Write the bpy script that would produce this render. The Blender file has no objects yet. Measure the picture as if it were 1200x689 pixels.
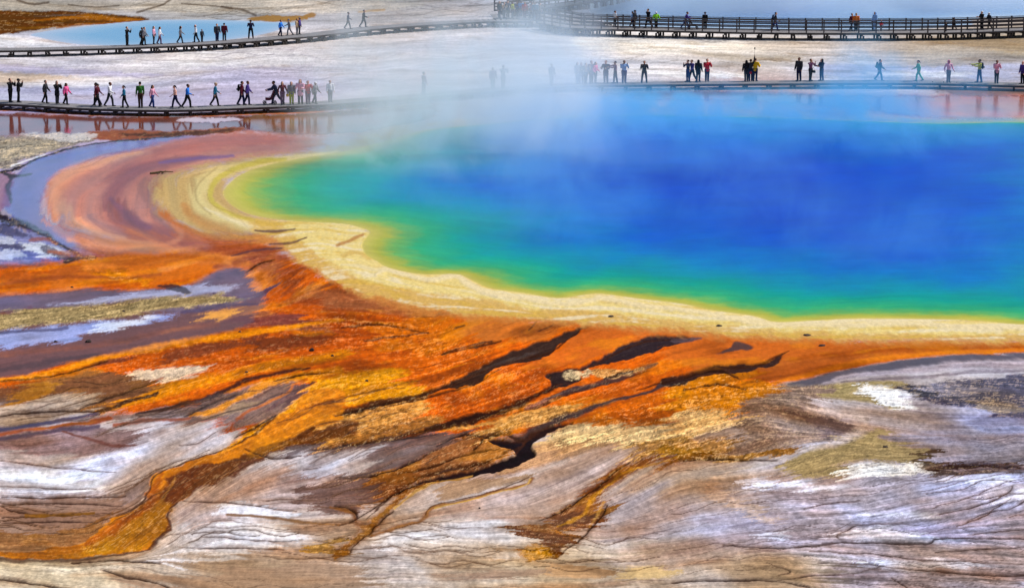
import bpy, bmesh, math, random
import numpy as np
from mathutils import Vector, Matrix

random.seed(11)
R = math.radians
SC = bpy.context.scene
COL = SC.collection

# ------------------------------------------------------------------ camera
F, HORIZ, CX, CY, CAMH = 3000.0, -260.0, 600.0, 344.5, 24.0   # focal length and horizon of the photo (1200 px wide), eye height in m
PITCH = math.atan((CY - HORIZ) / F)
cam_d = bpy.data.cameras.new('camera')
cam_d.sensor_width = 36.0
cam_d.lens = F / 1200.0 * 36.0
cam_d.clip_start, cam_d.clip_end = 1.0, 30000.0
cam = bpy.data.objects.new('camera', cam_d)
cam.location = (0, 0, CAMH)
cam.rotation_euler = (math.pi / 2 - PITCH, 0, 0)
COL.objects.link(cam)
SC.camera = cam

# ------------------------------------------------------------------ light
SUN_EL, SUN_AZ = R(48), R(72)          # azimuth clockwise from +Y (the view direction)
world = bpy.data.worlds.new('World')
SC.world = world
world.use_nodes = True
wn = world.node_tree
sky = wn.nodes.new('ShaderNodeTexSky')
sky.sky_type = 'NISHITA'
sky.sun_disc = False
sky.sun_elevation = SUN_EL
sky.sun_rotation = SUN_AZ
sky.altitude = 2200
bg = wn.nodes['Background']
bg.inputs['Strength'].default_value = 0.10
wn.links.new(sky.outputs[0], bg.inputs['Color'])
sun_d = bpy.data.lights.new('sun', 'SUN')
sun_d.energy = 4.0
sun_d.angle = R(0.5)
sun_d.color = (1.0, 0.95, 0.88)
sun = bpy.data.objects.new('sun', sun_d)
sun.rotation_euler = (math.pi / 2 - SUN_EL, 0, math.pi - SUN_AZ)
COL.objects.link(sun)
vs = SC.view_settings
vs.view_transform, vs.look, vs.exposure, vs.gamma = 'Standard', 'None', 0.3, 1.0
vs.use_curve_mapping = False
SC.cycles.volume_bounces = 3
SC.cycles.max_bounces = 8
SC.cycles.volume_step_rate = 0.5
SC.cycles.volume_max_steps = 256


# ------------------------------------------------------------------ ground coordinates
cT, sT = math.cos(PITCH), math.sin(PITCH)


def ground_xy(px, py, z=0.0):
    """where a spot of the photograph lies on the level plane at height z"""
    t = (CAMH - z) / (cT * (py - HORIZ))
    return (px - CX) * t, (F * cT - (py - CY) * sT) * t


def at(px, py, z=0.0):
    x, y = ground_xy(px, py, z)
    return Vector((x, y, z))


def lin(c):
    c = np.asarray(c, dtype=np.float64) / 255.0
    return np.where(c <= 0.04045, c / 12.92, ((c + 0.055) / 1.055) ** 2.4)
# ------------------------------------------------------------------ ground survey: a map of the mats, crusts and channels
DU, DV = 1.2, 0.9
U = np.arange(-260, 1541, DU)
V = np.arange(-40, 722, DV)
UU, VV = np.meshgrid(U, V)
UU = UU.astype(np.float32); VV = VV.astype(np.float32)
XW, YW = ground_xy(UU, VV)
SH = UU.shape
TAB = np.random.default_rng(5).random(8192) * 2 * np.pi
GX, GY = np.cos(TAB).astype(np.float32), np.sin(TAB).astype(np.float32)


def perlin(x, y, seed=0):
    xi = np.floor(x); yi = np.floor(y)
    fx = (x - xi).astype(np.float32); fy = (y - yi).astype(np.float32)
    xi = xi.astype(np.int64); yi = yi.astype(np.int64)
    sx = fx * fx * fx * (fx * (fx * 6 - 15) + 10); sy = fy * fy * fy * (fy * (fy * 6 - 15) + 10)

    def g(a, b, dx, dy):
        h = ((a * 73856093) ^ (b * 19349663) ^ (seed * 83492791 + 1013))
        h = (h ^ (h >> 13)) * 1274126177
        h = (h ^ (h >> 16)) & 8191
        return GX[h] * dx + GY[h] * dy
    n00 = g(xi, yi, fx, fy); n10 = g(xi + 1, yi, fx - 1, fy)
    n01 = g(xi, yi + 1, fx, fy - 1); n11 = g(xi + 1, yi + 1, fx - 1, fy - 1)
    a = n00 + sx * (n10 - n00); b = n01 + sx * (n11 - n01)
    return (a + sy * (b - a)) * 1.5


def fbm(x, y, octv=4, seed=0, gain=0.5):
    out = np.zeros(np.shape(x), np.float32); amp = 1.0; tot = 0
    for o in range(octv):
        out += amp * perlin(x * 2.03 ** o + 17.3 * o, y * 2.03 ** o - 9.1 * o, seed + o)
        tot += amp * amp; amp *= gain
    return out / math.sqrt(tot)


def sstep(a, b, x):
    t = np.clip((x - a) / (b - a), 0, 1)
    return t * t * (3 - 2 * t)


def blur(m, r):
    r = int(round(r))
    if r < 1:
        return m
    for ax in (0, 1):
        for _ in range(2):
            k = 2 * r + 1
            p = np.pad(m, [(r + 1, r) if i == ax else (0, 0) for i in (0, 1)], mode='edge')
            c = np.cumsum(p, axis=ax, dtype=np.float64)
            m = ((c[k:] - c[:-k]) if ax == 0 else (c[:, k:] - c[:, :-k])) / k
    return m.astype(np.float32)


def spline(pts, n=6, closed=False):
    P = np.asarray(pts, float)
    if len(P) < 3:
        return P
    if closed:
        Q = np.vstack([P[-1], P, P[0], P[1]])
    else:
        Q = np.vstack([2 * P[0] - P[1], P, 2 * P[-1] - P[-2]])
    out = []
    for i in range(1, len(Q) - 2):
        for t in np.linspace(0, 1, n, endpoint=False):
            a, b, c, d = Q[i - 1], Q[i], Q[i + 1], Q[i + 2]
            out.append(0.5 * ((2 * b) + (c - a) * t + (2 * a - 5 * b + 4 * c - d) * t * t + (3 * b - 3 * c + d - a) * t ** 3))
    if not closed:
        out.append(Q[-2])
    return np.array(out)


PS = ((VV + 260) / 760).astype(np.float32)          # how large a metre is here
WXf = PS * (9 * fbm(UU / 70, VV / 26, 3, 1) + 3.0 * fbm(UU / 14, VV / 6, 3, 2))
WYf = PS * (3.2 * fbm(UU / 75, VV / 24, 3, 3) + 1.5 * fbm(UU / 16, VV / 6, 3, 4))
WXs = PS * (9 * fbm(UU / 70, VV / 26, 3, 1) + 1.2 * fbm(UU / 14, VV / 6, 2, 2))
WYs = PS * (3.2 * fbm(UU / 75, VV / 24, 3, 3) + 0.6 * fbm(UU / 16, VV / 6, 2, 4))
Uw, Vw = UU + WXf, VV + WYf
N_mid = fbm(UU / (26 * PS), VV / (7 * PS), 4, 21, 0.6)
N_fine = fbm(UU / (7 * PS), VV / (2.6 * PS), 3, 31, 0.7)

C = np.zeros(SH + (3,), np.float32)                   # colour as seen in sun, linear
WET = np.zeros(SH, np.float32)
CRUST = np.full(SH, 0.25, np.float32)                 # how lumpy
RELIEF = np.zeros(SH, np.float32)                     # metres


def window(P, m):
    a = max(0, int((P[:, 0].min() - m - U[0]) / DU)); b = min(SH[1], int((P[:, 0].max() + m - U[0]) / DU) + 2)
    c = max(0, int((P[:, 1].min() - m * 0.6 - V[0]) / DV)); d = min(SH[0], int((P[:, 1].max() + m * 0.6 - V[0]) / DV) + 2)
    return slice(c, max(d, c + 1)), slice(a, max(b, a + 1))


def inside(P, uu, vv):
    m = np.zeros(uu.shape, bool)
    x0, y0 = P[-1]
    for x1, y1 in P:
        if y0 != y1:
            c = (y0 > vv) != (y1 > vv)
            m ^= c & (uu < (x1 - x0) * (vv - y0) / (y1 - y0) + x0)
        x0, y0 = x1, y1
    return m


def lay(s, a, col, wet, crust, relief):
    if col is not None:
        C[s] += a[..., None] * (lin(col).astype(np.float32) - C[s])
    if wet is not None:
        WET[s] += a * (wet - WET[s])
    if crust is not None:
        CRUST[s] += a * (crust - CRUST[s])
    if relief is not None:
        RELIEF[s] += a * relief


LATER = []                                             # sharp features, laid after the broad mats have been combed


def poly(col, pts, soft=3.0, nz=0.5, al=1.0, wet=None, crust=None, relief=None, later=None):
    if LATER is not None and (later or (later is None and soft <= 1.25)):
        LATER.append(('p', (col, pts), dict(soft=soft, nz=nz, al=al, wet=wet, crust=crust, relief=relief)))
        return
    P = spline(pts, 5, True)
    s = window(P, soft * 3 + 22)
    m = blur(inside(P, Uw[s], Vw[s]).astype(np.float32), soft / DV)
    e = m + nz * (0.6 * N_mid[s] + 0.4 * N_fine[s]) * np.clip(4 * m * (1 - m) + 0.12, 0, 1)
    lay(s, al * sstep(0.15, 0.85, e), col, wet, crust, relief)


def field_stroke(P, w, uu, vv):
    best = np.full(uu.shape, 1e9, np.float32)
    for i in range(len(P) - 1):
        (x0, y0), (x1, y1) = P[i], P[i + 1]
        dx, dy = x1 - x0, y1 - y0
        L = dx * dx + dy * dy + 1e-9
        t = np.clip(((uu - x0) * dx + (vv - y0) * dy) / L, 0, 1)
        d = np.hypot(uu - x0 - t * dx, vv - y0 - t * dy) / (w[i] + t * (w[i + 1] - w[i]))
        np.minimum(best, d, out=best)
    return best


def stroke(col, pts, w, soft=0.6, nz=0.5, al=1.0, wet=None, crust=None, relief=None, warp=True):
    if LATER is not None and np.mean(w) <= 4.6:
        LATER.append(('s', (col, pts, w), dict(soft=soft, nz=nz, al=al, wet=wet, crust=crust, relief=relief)))
        return
    P = spline(pts, 5)
    wa = np.interp(np.linspace(0, 1, len(P)), np.linspace(0, 1, len(w)), w) if hasattr(w, '__len__') else np.full(len(P), float(w))
    s = window(P, wa.max() * 2 + (22 if warp else 3))
    kw = 0.0 if not warp else (0.45 if wa.max() < 2.0 else 0.8)
    nz = nz * (0.6 if wa.max() < 2.0 else 1.0)
    d = field_stroke(P, np.maximum(wa, 0.3), UU[s] + kw * WXs[s], VV[s] + kw * WYs[s])
    d = d - nz * (0.5 * N_mid[s] + 0.5 * N_fine[s])
    lay(s, al * (1 - sstep(1 - soft, 1 + soft, d)), col, wet, crust, relief)


def tile(x0, y0, k=2.995):
    return lambda *p: [(x0 + p[i] / k, y0 + p[i + 1] / k) for i in range(0, len(p), 2)]


TA, TB, TC = tile(0, 100), tile(0, 300), tile(0, 459)
TD, TE, TF, TG = tile(400, 300), tile(400, 459), tile(800, 300), tile(800, 459)
TP, TQ, TW = tile(0, 0, 3), tile(400, 0, 3), tile(800, 0, 3)
PX = tile(0, 0, 1)

# --- pale sinter: a loose survey of its tone
base_pts = [
    (0, 5, 165, 160, 155), (250, 5, 190, 186, 183), (450, 8, 185, 178, 178), (0, 65, 222, 215, 220), (200, 65, 228, 222, 226), (400, 60, 225, 218, 222),
    (550, 70, 215, 212, 225), (750, 50, 250, 240, 235), (900, 60, 225, 215, 208), (1100, 60, 195, 182, 168), (1200, 60, 185, 170, 150),
    (0, 108, 200, 205, 235), (300, 100, 205, 200, 230), (480, 95, 215, 205, 222), (700, 85, 225, 225, 238), (1000, 85, 215, 218, 235), (1200, 85, 185, 190, 215),
    (0, 145, 185, 170, 215), (300, 145, 195, 180, 205), (600, 120, 200, 190, 205), (900, 115, 205, 170, 165), (1200, 120, 215, 165, 150), (750, 5, 180, 185, 200), (1000, 5, 170, 185, 215),
    (60, 520, 190, 175, 180), (100, 560, 225, 222, 235), (250, 510, 205, 200, 220), (100, 600, 170, 145, 140), (250, 620, 215, 205, 210), (330, 590, 205, 185, 180),
    (350, 540, 200, 195, 210), (430, 580, 190, 170, 165), (560, 580, 195, 180, 180), (600, 620, 215, 205, 205), (650, 660, 205, 180, 150), (50, 670, 215, 200, 180),
    (300, 680, 190, 160, 130), (750, 600, 190, 180, 195), (820, 560, 195, 175, 165), (900, 620, 175, 165, 185), (1000, 600, 185, 180, 205), (1100, 620, 165, 160, 190),
    (1150, 560, 170, 170, 200), (1180, 500, 150, 150, 185), (1000, 500, 190, 175, 180), (1100, 650, 185, 175, 190), (900, 670, 195, 170, 145), (1050, 680, 170, 155, 165),
    (980, 450, 185, 175, 180), (1150, 440, 190, 185, 195), (150, 380, 130, 90, 85), (0, 350, 120, 95, 110), (0, 420, 130, 85, 80)]
num = np.zeros_like(C); den = np.zeros(SH, np.float32)
for (bu, bv, *rgb) in base_pts:
    w = 1.0 / (((Uw - bu) / 3.2) ** 2 + (Vw - bv) ** 2 + 60) ** 1.6
    num += w[..., None] * lin(rgb).astype(np.float32); den += w
C[:] = num / den[..., None]
del num, den

# --- far plain
poly((200, 190, 175), TP(0, 0, 600, 0, 1200, 0, 1500, 20, 1200, 45, 800, 50, 500, 38, 0, 36), 2, 0.8, 0.5, crust=0.6)
poly((98, 60, 28), TP(-300, 40, 0, 36, 120, 40, 250, 42, 480, 60, 520, 72, 420, 84, 250, 92, 100, 110, 0, 120, -300, 110), 1.2, 0.7, crust=0.7)
poly((58, 34, 20), TP(-300, 55, 0, 50, 150, 58, 200, 80, 100, 98, 0, 104, -300, 95), 1.5, 0.9, 0.9)
stroke((172, 104, 36), TP(120, 72, 300, 62, 420, 70, 500, 70), (0.6, 2.4, 2.0, 0.8), 0.6, 0.9)
stroke((150, 90, 36), TP(200, 98, 330, 84, 480, 77), 1.2, 0.6, 0.9, 0.8)
for pts, w in ((TP(60, 0, 110, 15, 170, 10), 1.3), (TP(480, 46, 560, 22, 600, 0), 1.1), (TP(780, 25, 850, 35, 900, 55), 1.3), (TP(240, 18, 330, 26, 420, 20), 0.8), (TP(640, 14, 760, 22, 820, 30), 0.8)):
    stroke((84, 68, 58), pts, w, 0.7, 1.0, 0.8)
poly((232, 232, 242), TP(-300, 126, 0, 122, 80, 125, 200, 140, 300, 158, 200, 168, 0, 164, -300, 166), 1.5, 0.6)
poly((212, 214, 236), TP(30, 122, 110, 112, 330, 150, 250, 160), 2, 0.6, 0.8)
poly((170, 128, 76), TP(870, 66, 950, 55, 1050, 60, 1100, 46, 1110, 62, 1010, 80, 900, 76), 1.2, 0.7)
poly((165, 150, 148), TQ(170, 90, 300, 82, 480, 90, 420, 102, 250, 100), 1.5, 0.8)
stroke((175, 140, 90), TQ(60, 44, 110, 38, 150, 36), 1.2, 0.7, 0.8, 0.8)
poly((190, 184, 214), TP(-300, 222, 0, 226, 200, 240, 420, 255, 600, 262, 420, 275, 150, 262, -300, 250), 2, 0.9, 0.8)
poly((216, 196, 178), TP(-300, 255, 0, 256, 160, 262, 330, 280, 250, 290, 60, 296, -300, 290), 2, 0.9, 0.9)
poly((235, 230, 236), TP(-200, 296, 150, 285, 340, 272, 560, 282, 430, 298, 200, 306), 1.5, 0.9, 0.9)
poly((240, 236, 240), TP(700, 170, 1000, 180, 1100, 215, 900, 235, 600, 225), 2.5, 0.9, 0.8)
poly((178, 172, 205), TP(0, 305, 600, 312, 1200, 300, 1250, 330, 800, 345, 300, 340, 0, 330), 3, 0.8, 0.45)
poly((252, 244, 236), TQ(820, 128, 1100, 140, 1400, 150, 1500, 180, 1200, 190, 850, 175), 3, 0.8, 0.9)
poly((205, 190, 172), TW(0, 175, 200, 195, 420, 200, 380, 215, 120, 210), 2, 0.9, 0.7)
poly((176, 152, 122), TW(780, 140, 1000, 132, 1250, 128, 1700, 130, 1700, 200, 1200, 190, 1000, 165), 2.5, 0.9, 0.75)
poly((244, 244, 252), TQ(960, 235, 1100, 240, 1300, 250, 1450, 262, 1450, 278, 1150, 268), 1.5, 0.9, 0.9)
poly((185, 190, 222), TW(500, 225, 800, 235, 1250, 225, 1700, 225, 1700, 275, 800, 275, 520, 265), 2, 0.9, 0.8)
poly((232, 234, 244), TW(600, 262, 900, 252, 1050, 262, 900, 275), 1.5, 0.9, 0.8)

# --- wet flats below the near boardwalk
poly((140, 64, 22), TA(-800, 100, 0, 98, 400, 108, 800, 106, 1150, 92, 1500, 62, 1500, 120, 1180, 175, 900, 165, 640, 178, 300, 180, -800, 180), 2, 0.6, 0.92, wet=1.0, crust=0.0)
poly((150, 78, 28), TA(300, 165, 420, 158, 600, 163, 830, 148, 840, 162, 640, 180, 480, 192, 320, 188), 1.0, 0.8, wet=0.3, crust=0.6)
poly((70, 40, 20), TA(400, 172, 600, 168, 820, 153, 800, 163, 600, 182), 0.8, 0.8, 0.9, wet=0.2)
poly((165, 112, 56), TA(880, 110, 1150, 95, 1190, 130, 1150, 176, 960, 168, 880, 140), 2, 0.8, 0.8, wet=0.85)
stroke((200, 104, 22), TA(-800, 84, 0, 86, 200, 96, 400, 103, 600, 106, 800, 101, 1000, 93, 1160, 82, 1300, 64), (1.2, 1.2, 1.4, 2.2, 2.6), 0.5, 0.5, wet=0.1, crust=0.4)
stroke((226, 150, 46), PX(438, 118, 470, 117, 500, 116, 528, 114), 2.2, 0.5, 0.5, wet=0.1)
poly((215, 205, 225), TA(640, 118, 800, 112, 860, 120, 760, 130, 640, 130), 1, 0.9, 0.9, wet=0.2)
poly((150, 142, 138), TA(-800, 185, 0, 178, 150, 172, 320, 172, 330, 190, 200, 225, 150, 250, 80, 270, 0, 294, -800, 300), 1.5, 0.5, wet=0.0, crust=1.3)
poly((225, 222, 225), TA(60, 172, 300, 168, 330, 180, 240, 200, 180, 190), 1.2, 1.2, 0.7, crust=1.0)
poly((178, 168, 150), TA(0, 195, 150, 190, 220, 205, 120, 245, 0, 270), 2, 0.9, 0.7)
poly((116, 108, 178), TA(640, 170, 780, 162, 600, 205, 400, 245, 280, 280, 210, 310, 150, 380, 140, 440, 210, 495, 290, 525, 240, 575, 190, 545, 130, 512, 30, 455, 5, 420, 40, 330, 110, 272, 250, 222, 450, 188), 3.2, 0.35, wet=0.8, crust=0.0)  # wet crescent, with the lavender sky reflection painted into its colour
poly((140, 60, 90), TA(-300, 300, 0, 300, 50, 320, 30, 400, 0, 440, -300, 440), 2, 0.6, 0.6, wet=0.5)
# concentric mats round the western lobe
poly((200, 132, 116), TA(860, 163, 1060, 178, 1150, 195, 1000, 240, 860, 265, 700, 290, 600, 330, 540, 420, 600, 480, 700, 530, 760, 570, 600, 610, 480, 600, 330, 570, 240, 540, 290, 500, 230, 480, 165, 420, 165, 350, 230, 300, 400, 250, 560, 206, 700, 177), 5.5, 0.3, wet=0.4, crust=0.05)
poly((180, 104, 96), TA(700, 180, 900, 172, 1060, 190, 860, 215, 700, 235, 560, 250, 520, 235, 600, 205), 3, 0.5, 0.7)
stroke((226, 166, 134), TA(480, 240, 300, 285, 222, 335, 200, 400, 250, 470, 340, 520, 430, 540), (3, 6, 7, 7, 6, 5), 0.9, 0.3, 0.85)
stroke((150, 88, 92), TA(700, 255, 560, 275, 470, 300, 410, 350, 390, 420, 440, 480, 560, 515, 640, 545), (3, 8, 12, 13, 12, 9, 5), 0.8, 0.35, 0.9)
stroke((122, 84, 135), TA(560, 272, 680, 258, 820, 250), (1.5, 2.6, 1.5), 0.8, 0.6, 0.8)
stroke((128, 80, 105), TA(390, 400, 440, 460, 520, 500), (3, 6, 3), 0.9, 0.6, 0.7)
poly((150, 100, 92), TA(480, 340, 540, 320, 600, 320, 560, 400, 600, 470, 560, 480, 500, 420), 4, 0.5, 0.7)
poly((206, 118, 76), TA(430, 500, 560, 520, 660, 520, 720, 545, 690, 590, 600, 612, 500, 570), 3, 0.4, 0.9)
poly((196, 106, 60), TA(620, 500, 760, 520, 900, 520, 960, 560, 860, 600, 700, 610, 640, 570), 3, 0.5, 0.85)
stroke((228, 152, 112), TA(240, 540, 400, 566, 520, 566, 620, 592), (3, 6, 6, 3), 0.8, 0.4, 0.9)
stroke((218, 140, 100), TA(480, 590, 560, 570, 640, 530, 600, 490), (2, 3, 3, 2), 0.8, 0.4, 0.7)
poly((200, 170, 185), TA(270, 532, 330, 520, 370, 540, 320, 552), 1.5, 0.5, 0.9)  # pale glint on the mat, painted in as colour
poly((206, 174, 118), TA(530, 345, 640, 298, 760, 272, 860, 255, 1040, 236, 1190, 210, 1400, 150, 1500, 170, 1198, 255, 1000, 275, 850, 310, 800, 350, 830, 420, 900, 460, 1040, 480, 1198, 490, 1198, 560, 1000, 535, 850, 505, 760, 515, 700, 522, 620, 485, 560, 430), 8, 0.4, wet=0.1, crust=0.1)
poly((190, 140, 96), TA(540, 400, 620, 470, 700, 515, 800, 515, 860, 530, 780, 545, 660, 520, 570, 470), 3, 0.4, 0.8)
stroke((236, 214, 150), TA(1150, 240, 1000, 264, 840, 288, 730, 328, 695, 380, 725, 430, 800, 470, 900, 492, 1050, 502, 1198, 512), (3, 5, 7, 9, 10, 9, 7, 6, 6), 0.7, 0.25, 0.95)
stroke((244, 226, 180), TA(720, 430, 800, 472, 900, 496, 1050, 506, 1198, 512), (1, 2.4, 3, 3.5, 4), 0.7, 0.4, 0.9)
stroke((214, 196, 96), TA(1000, 262, 900, 270, 800, 302, 750, 350, 742, 400, 795, 448, 885, 472, 1000, 484, 1198, 488), (2, 3, 3, 3, 3, 2.5, 2, 2, 2), 0.6, 0.4, 0.9)
stroke((176, 150, 100), TA(760, 290, 700, 345, 690, 400, 740, 455), 1.2, 0.8, 0.6, 0.5)
# far rim of the pool
poly((214, 186, 150), PX(500, 146, 600, 132, 700, 124, 820, 126, 900, 128, 1000, 132, 1100, 136, 1200, 134, 1400, 136, 1560, 160, 1560, 250, 1400, 190, 1200, 150, 900, 142, 700, 140, 560, 152), 2, 0.4, 0.9, wet=0.3)
poly((160, 72, 44), PX(700, 108, 850, 106, 1000, 112, 1080, 112, 1200, 108, 1560, 110, 1560, 132, 1200, 135, 1100, 138, 1000, 128, 900, 120, 780, 118), 2.5, 0.5, 0.9, wet=1.0, crust=0)
poly((206, 124, 76), PX(1060, 120, 1120, 112, 1200, 112, 1560, 112, 1560, 136, 1200, 140, 1110, 141, 1070, 132), 2.5, 0.8, 0.9, wet=0.8)
poly((150, 110, 84), PX(690, 103, 820, 103, 840, 112, 760, 118, 690, 112), 2, 0.7, 0.7, wet=0.85)
poly((120, 84, 60), PX(1090, 102, 1200, 102, 1560, 103, 1560, 111, 1200, 110, 1130, 112), 1.5, 0.7, 0.9, wet=0.5)
stroke((222, 200, 130), PX(900, 139, 950, 140, 1010, 140), 1.4, 0.7, 0.5, 0.7)
stroke((232, 204, 150), PX(1080, 142, 1130, 144, 1200, 143, 1300, 146), 1.6, 0.7, 0.5, 0.8)

# --- blue-white flats on the left below the painted lavender sky sheen
poly((128, 132, 192), TA(-800, 480, 0, 470, 60, 500, 160, 520, 240, 570, 340, 600, 300, 620, 130, 625, -800, 640), 2, 0.8, wet=0.35, crust=0.5)
poly((92, 98, 180), TA(0, 570, 100, 590, 220, 600, 330, 605, 240, 625, 120, 618, 0, 600), 2, 0.9, 0.8, wet=0.5)
poly((214, 220, 236), TA(60, 560, 160, 550, 230, 580, 220, 608, 120, 600), 1.5, 0.9, 0.9)
for pts, sf in ((TA(0, 480, 60, 500, 120, 525, 60, 530, -20, 510), 1.8), (TA(0, 545, 60, 552, 90, 575, 20, 580, -40, 560), 1.8), (TA(160, 560, 230, 590, 300, 606, 230, 612, 170, 590), 1.6)):
    poly((58, 50, 84), pts, sf, 1.4, 0.8, later=1, wet=0.2)
for pts, sf in ((TA(-100, 520, 20, 530, 80, 548, 0, 556, -100, 550), 1.6), (TA(0, 585, 60, 580, 110, 600, 30, 612, -60, 606), 1.6)):
    poly((200, 206, 232), pts, sf, 1.5, 0.8, later=1, crust=0.6)
stroke((38, 28, 34), TA(-60, 430, 20, 470, 90, 490, 160, 520, 210, 560, 300, 605, 340, 605), (3, 5, 4.5, 3, 2, 1.5, 1), 0.5, 0.9, 0.95, crust=1.0)
stroke((150, 74, 36), TA(110, 540, 160, 535, 200, 555), 2.2, 0.6, 0.8, 0.8)
stroke((60, 48, 44), TA(230, 622, 270, 608, 330, 608), 2, 0.6, 0.9, 0.9, crust=1)
stroke((40, 34, 44), TA(-60, 305, 20, 300, 90, 283, 150, 255, 230, 226, 340, 203, 480, 190, 640, 180), (2.0, 1.6, 1.2, 1.5, 1, 0.8, 1.2, 0.8), 0.5, 1.0, 0.95, crust=1.0)
stroke((30, 22, 30), TA(0, 300, 40, 318, 110, 312), (1, 3, 0.8), 0.5, 0.8, 0.95)
stroke((48, 40, 66), TA(40, 325, 30, 370, 36, 410), (2, 3, 1.5), 0.6, 0.9, 0.9)
stroke((235, 235, 245), TA(40, 285, 110, 262, 160, 244), 0.9, 0.5, 0.9, 0.9)

# --- the great orange fan
fan = PX(-260, 312, 0, 312, 80, 306, 170, 300, 250, 292, 300, 283, 330, 296, 400, 325, 430, 335, 500, 348, 560, 360, 640, 368, 740, 376, 830, 386, 950, 394, 1080, 398, 1200, 400, 1540, 402,
         1540, 412, 1200, 414, 1080, 416, 1000, 424, 950, 436, 915, 448, 890, 470, 850, 484, 800, 497, 720, 508, 640, 508, 560, 512, 480, 522, 400, 525, 330, 520, 250, 500, 150, 480, 0, 470, -260, 480)
poly((214, 98, 12), fan, 6, 0.5, crust=0.45, wet=0.05)
poly((124, 78, 76), TB(-800, 130, 0, 130, 250, 110, 500, 118, 640, 108, 820, 36, 910, 90, 930, 160, 900, 190, 850, 250, 600, 312, 380, 352, 200, 385, 0, 428, -800, 500), 2.5, 0.5, crust=0.2, wet=0.3)
poly((216, 116, 46), TB(-800, 110, 0, 86, 200, 55, 330, 20, 480, 12, 600, -6, 800, -12, 870, 30, 700, 82, 560, 104, 420, 92, 250, 112, 0, 132, -800, 150), 8, 0.8, crust=0.2)
poly((232, 138, 22), TB(290, 40, 400, 42, 480, 62, 545, 88, 540, 100, 440, 88, 340, 66), 1.5, 0.7, 0.95, crust=0.6)
stroke((226, 140, 80), TB(560, 48, 660, 26, 780, 8, 900, -10), 2.4, 0.8, 0.6, 0.8)
stroke((176, 92, 52), TB(0, 100, 200, 72, 420, 74, 560, 60), 2, 0.8, 0.7, 0.7)
poly((112, 92, 122), TB(0, 150, 250, 122, 500, 124, 650, 112, 820, 44, 890, 90, 910, 160, 700, 192, 450, 200, 0, 190), 2, 0.7, 0.8, wet=0.45)
poly((166, 168, 204), TB(250, 164, 500, 132, 640, 112, 760, 98, 830, 120, 700, 142, 500, 158, 300, 172), 2.6, 1.1, wet=0.4)
poly((66, 50, 60), TB(540, 108, 600, 98, 680, 122, 640, 126), 1, 0.9, 0.85)
poly((168, 146, 104), TB(-600, 225, 0, 205, 100, 187, 300, 172, 560, 150, 760, 134, 845, 150, 700, 176, 500, 202, 300, 232, 100, 250, 0, 256, -600, 280), 2.6, 1.0, crust=0.8, wet=0)
poly((150, 160, 216), TB(-600, 285, 0, 262, 250, 240, 480, 224, 600, 198, 640, 205, 450, 246, 350, 272, 200, 300, 0, 322, -600, 340), 2.8, 1.1, wet=0.35, crust=0.4)
poly((226, 228, 240), TB(350, 245, 460, 226, 560, 208, 480, 236, 380, 266), 1.8, 1.3, 0.85, later=0)
stroke((62, 50, 110), TB(0, 268, 180, 258, 240, 250), 1.4, 0.6, 1.0, 0.7)
stroke((86, 56, 96), TB(640, 196, 760, 182, 900, 166), (2, 2.5, 1.5), 0.7, 0.7, 0.8)
stroke((88, 58, 62), TB(0, 400, 200, 370, 330, 350), 3, 0.9, 0.8, 0.7)
stroke((150, 84, 60), TB(0, 350, 300, 315, 560, 270, 760, 235), 3, 0.9, 0.8, 0.6)
poly((234, 162, 66), TB(690, 214, 800, 180, 930, 163, 970, 180, 860, 202, 760, 218), 3.5, 0.9, 0.95)
poly((206, 92, 20), TB(400, 362, 700, 292, 900, 262, 1240, 200, 1260, 330, 1000, 352, 800, 402, 600, 432, 450, 402), 2, 0.5, crust=0.6)
poly((196, 88, 34), TB(900, 100, 1000, 60, 1100, 90, 1300, 140, 1300, 210, 1100, 210, 960, 190, 940, 150), 3, 0.5, 0.8)
poly((208, 130, 60), TB(880, 80, 920, 20, 1000, 30, 960, 90, 910, 130), 2.5, 0.5, 0.7)
stroke((236, 140, 28), TB(-500, 500, 0, 436, 200, 402, 380, 356, 560, 316, 800, 282, 1000, 252, 1198, 220), (2.2, 2.2, 2.6, 3.6, 4, 4, 3, 2), 0.7, 0.5, crust=0.5)
poly((226, 206, 190), TB(470, 402, 560, 384, 690, 394, 700, 410, 600, 442, 500, 444, 440, 428), 2, 0.8, crust=0.7)
poly((128, 88, 62), TB(-500, 480, 0, 462, 200, 420, 400, 402, 480, 440, 560, 478, 400, 540, 250, 547, 100, 502, 0, 530), 3, 0.6, 0.9, crust=0.4)
poly((206, 140, 50), TB(0, 490, 150, 440, 220, 430, 160, 480, 60, 520, 0, 530), 2.5, 0.8, 0.7)
poly((192, 174, 164), TB(-500, 560, 0, 532, 150, 492, 280, 480, 350, 532, 200, 572, 0, 592, -500, 620), 2, 0.8, 0.9)
stroke((226, 136, 28), TB(340, 552, 480, 502, 600, 470, 760, 430, 900, 392, 1050, 370, 1198, 346), (3, 6, 7, 6, 5, 5, 5), 0.6, 0.6, crust=0.6)
stroke((36, 24, 30), TB(330, 552, 420, 520, 560, 478), (1, 2.6, 1), 0.6, 0.8, 0.9)
stroke((62, 36, 38), TB(480, 556, 620, 522, 760, 492, 860, 440, 1000, 410, 1100, 395), (1.5, 2.5, 3, 2.5, 2, 1), 0.6, 0.8, 0.9)
stroke((70, 46, 90), TB(-500, 680, 0, 610, 200, 580, 350, 553), (3, 3, 2.4, 1.2), 0.6, 0.6, 0.95, wet=0.4)
stroke((172, 88, 50), TB(-500, 700, 0, 624, 200, 600, 380, 566), 2.4, 0.6, 0.6, 0.95)
stroke((88, 58, 88), TB(-500, 715, 0, 640, 200, 612, 330, 592), 2.4, 0.7, 0.6, 0.9, wet=0.3)
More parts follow.
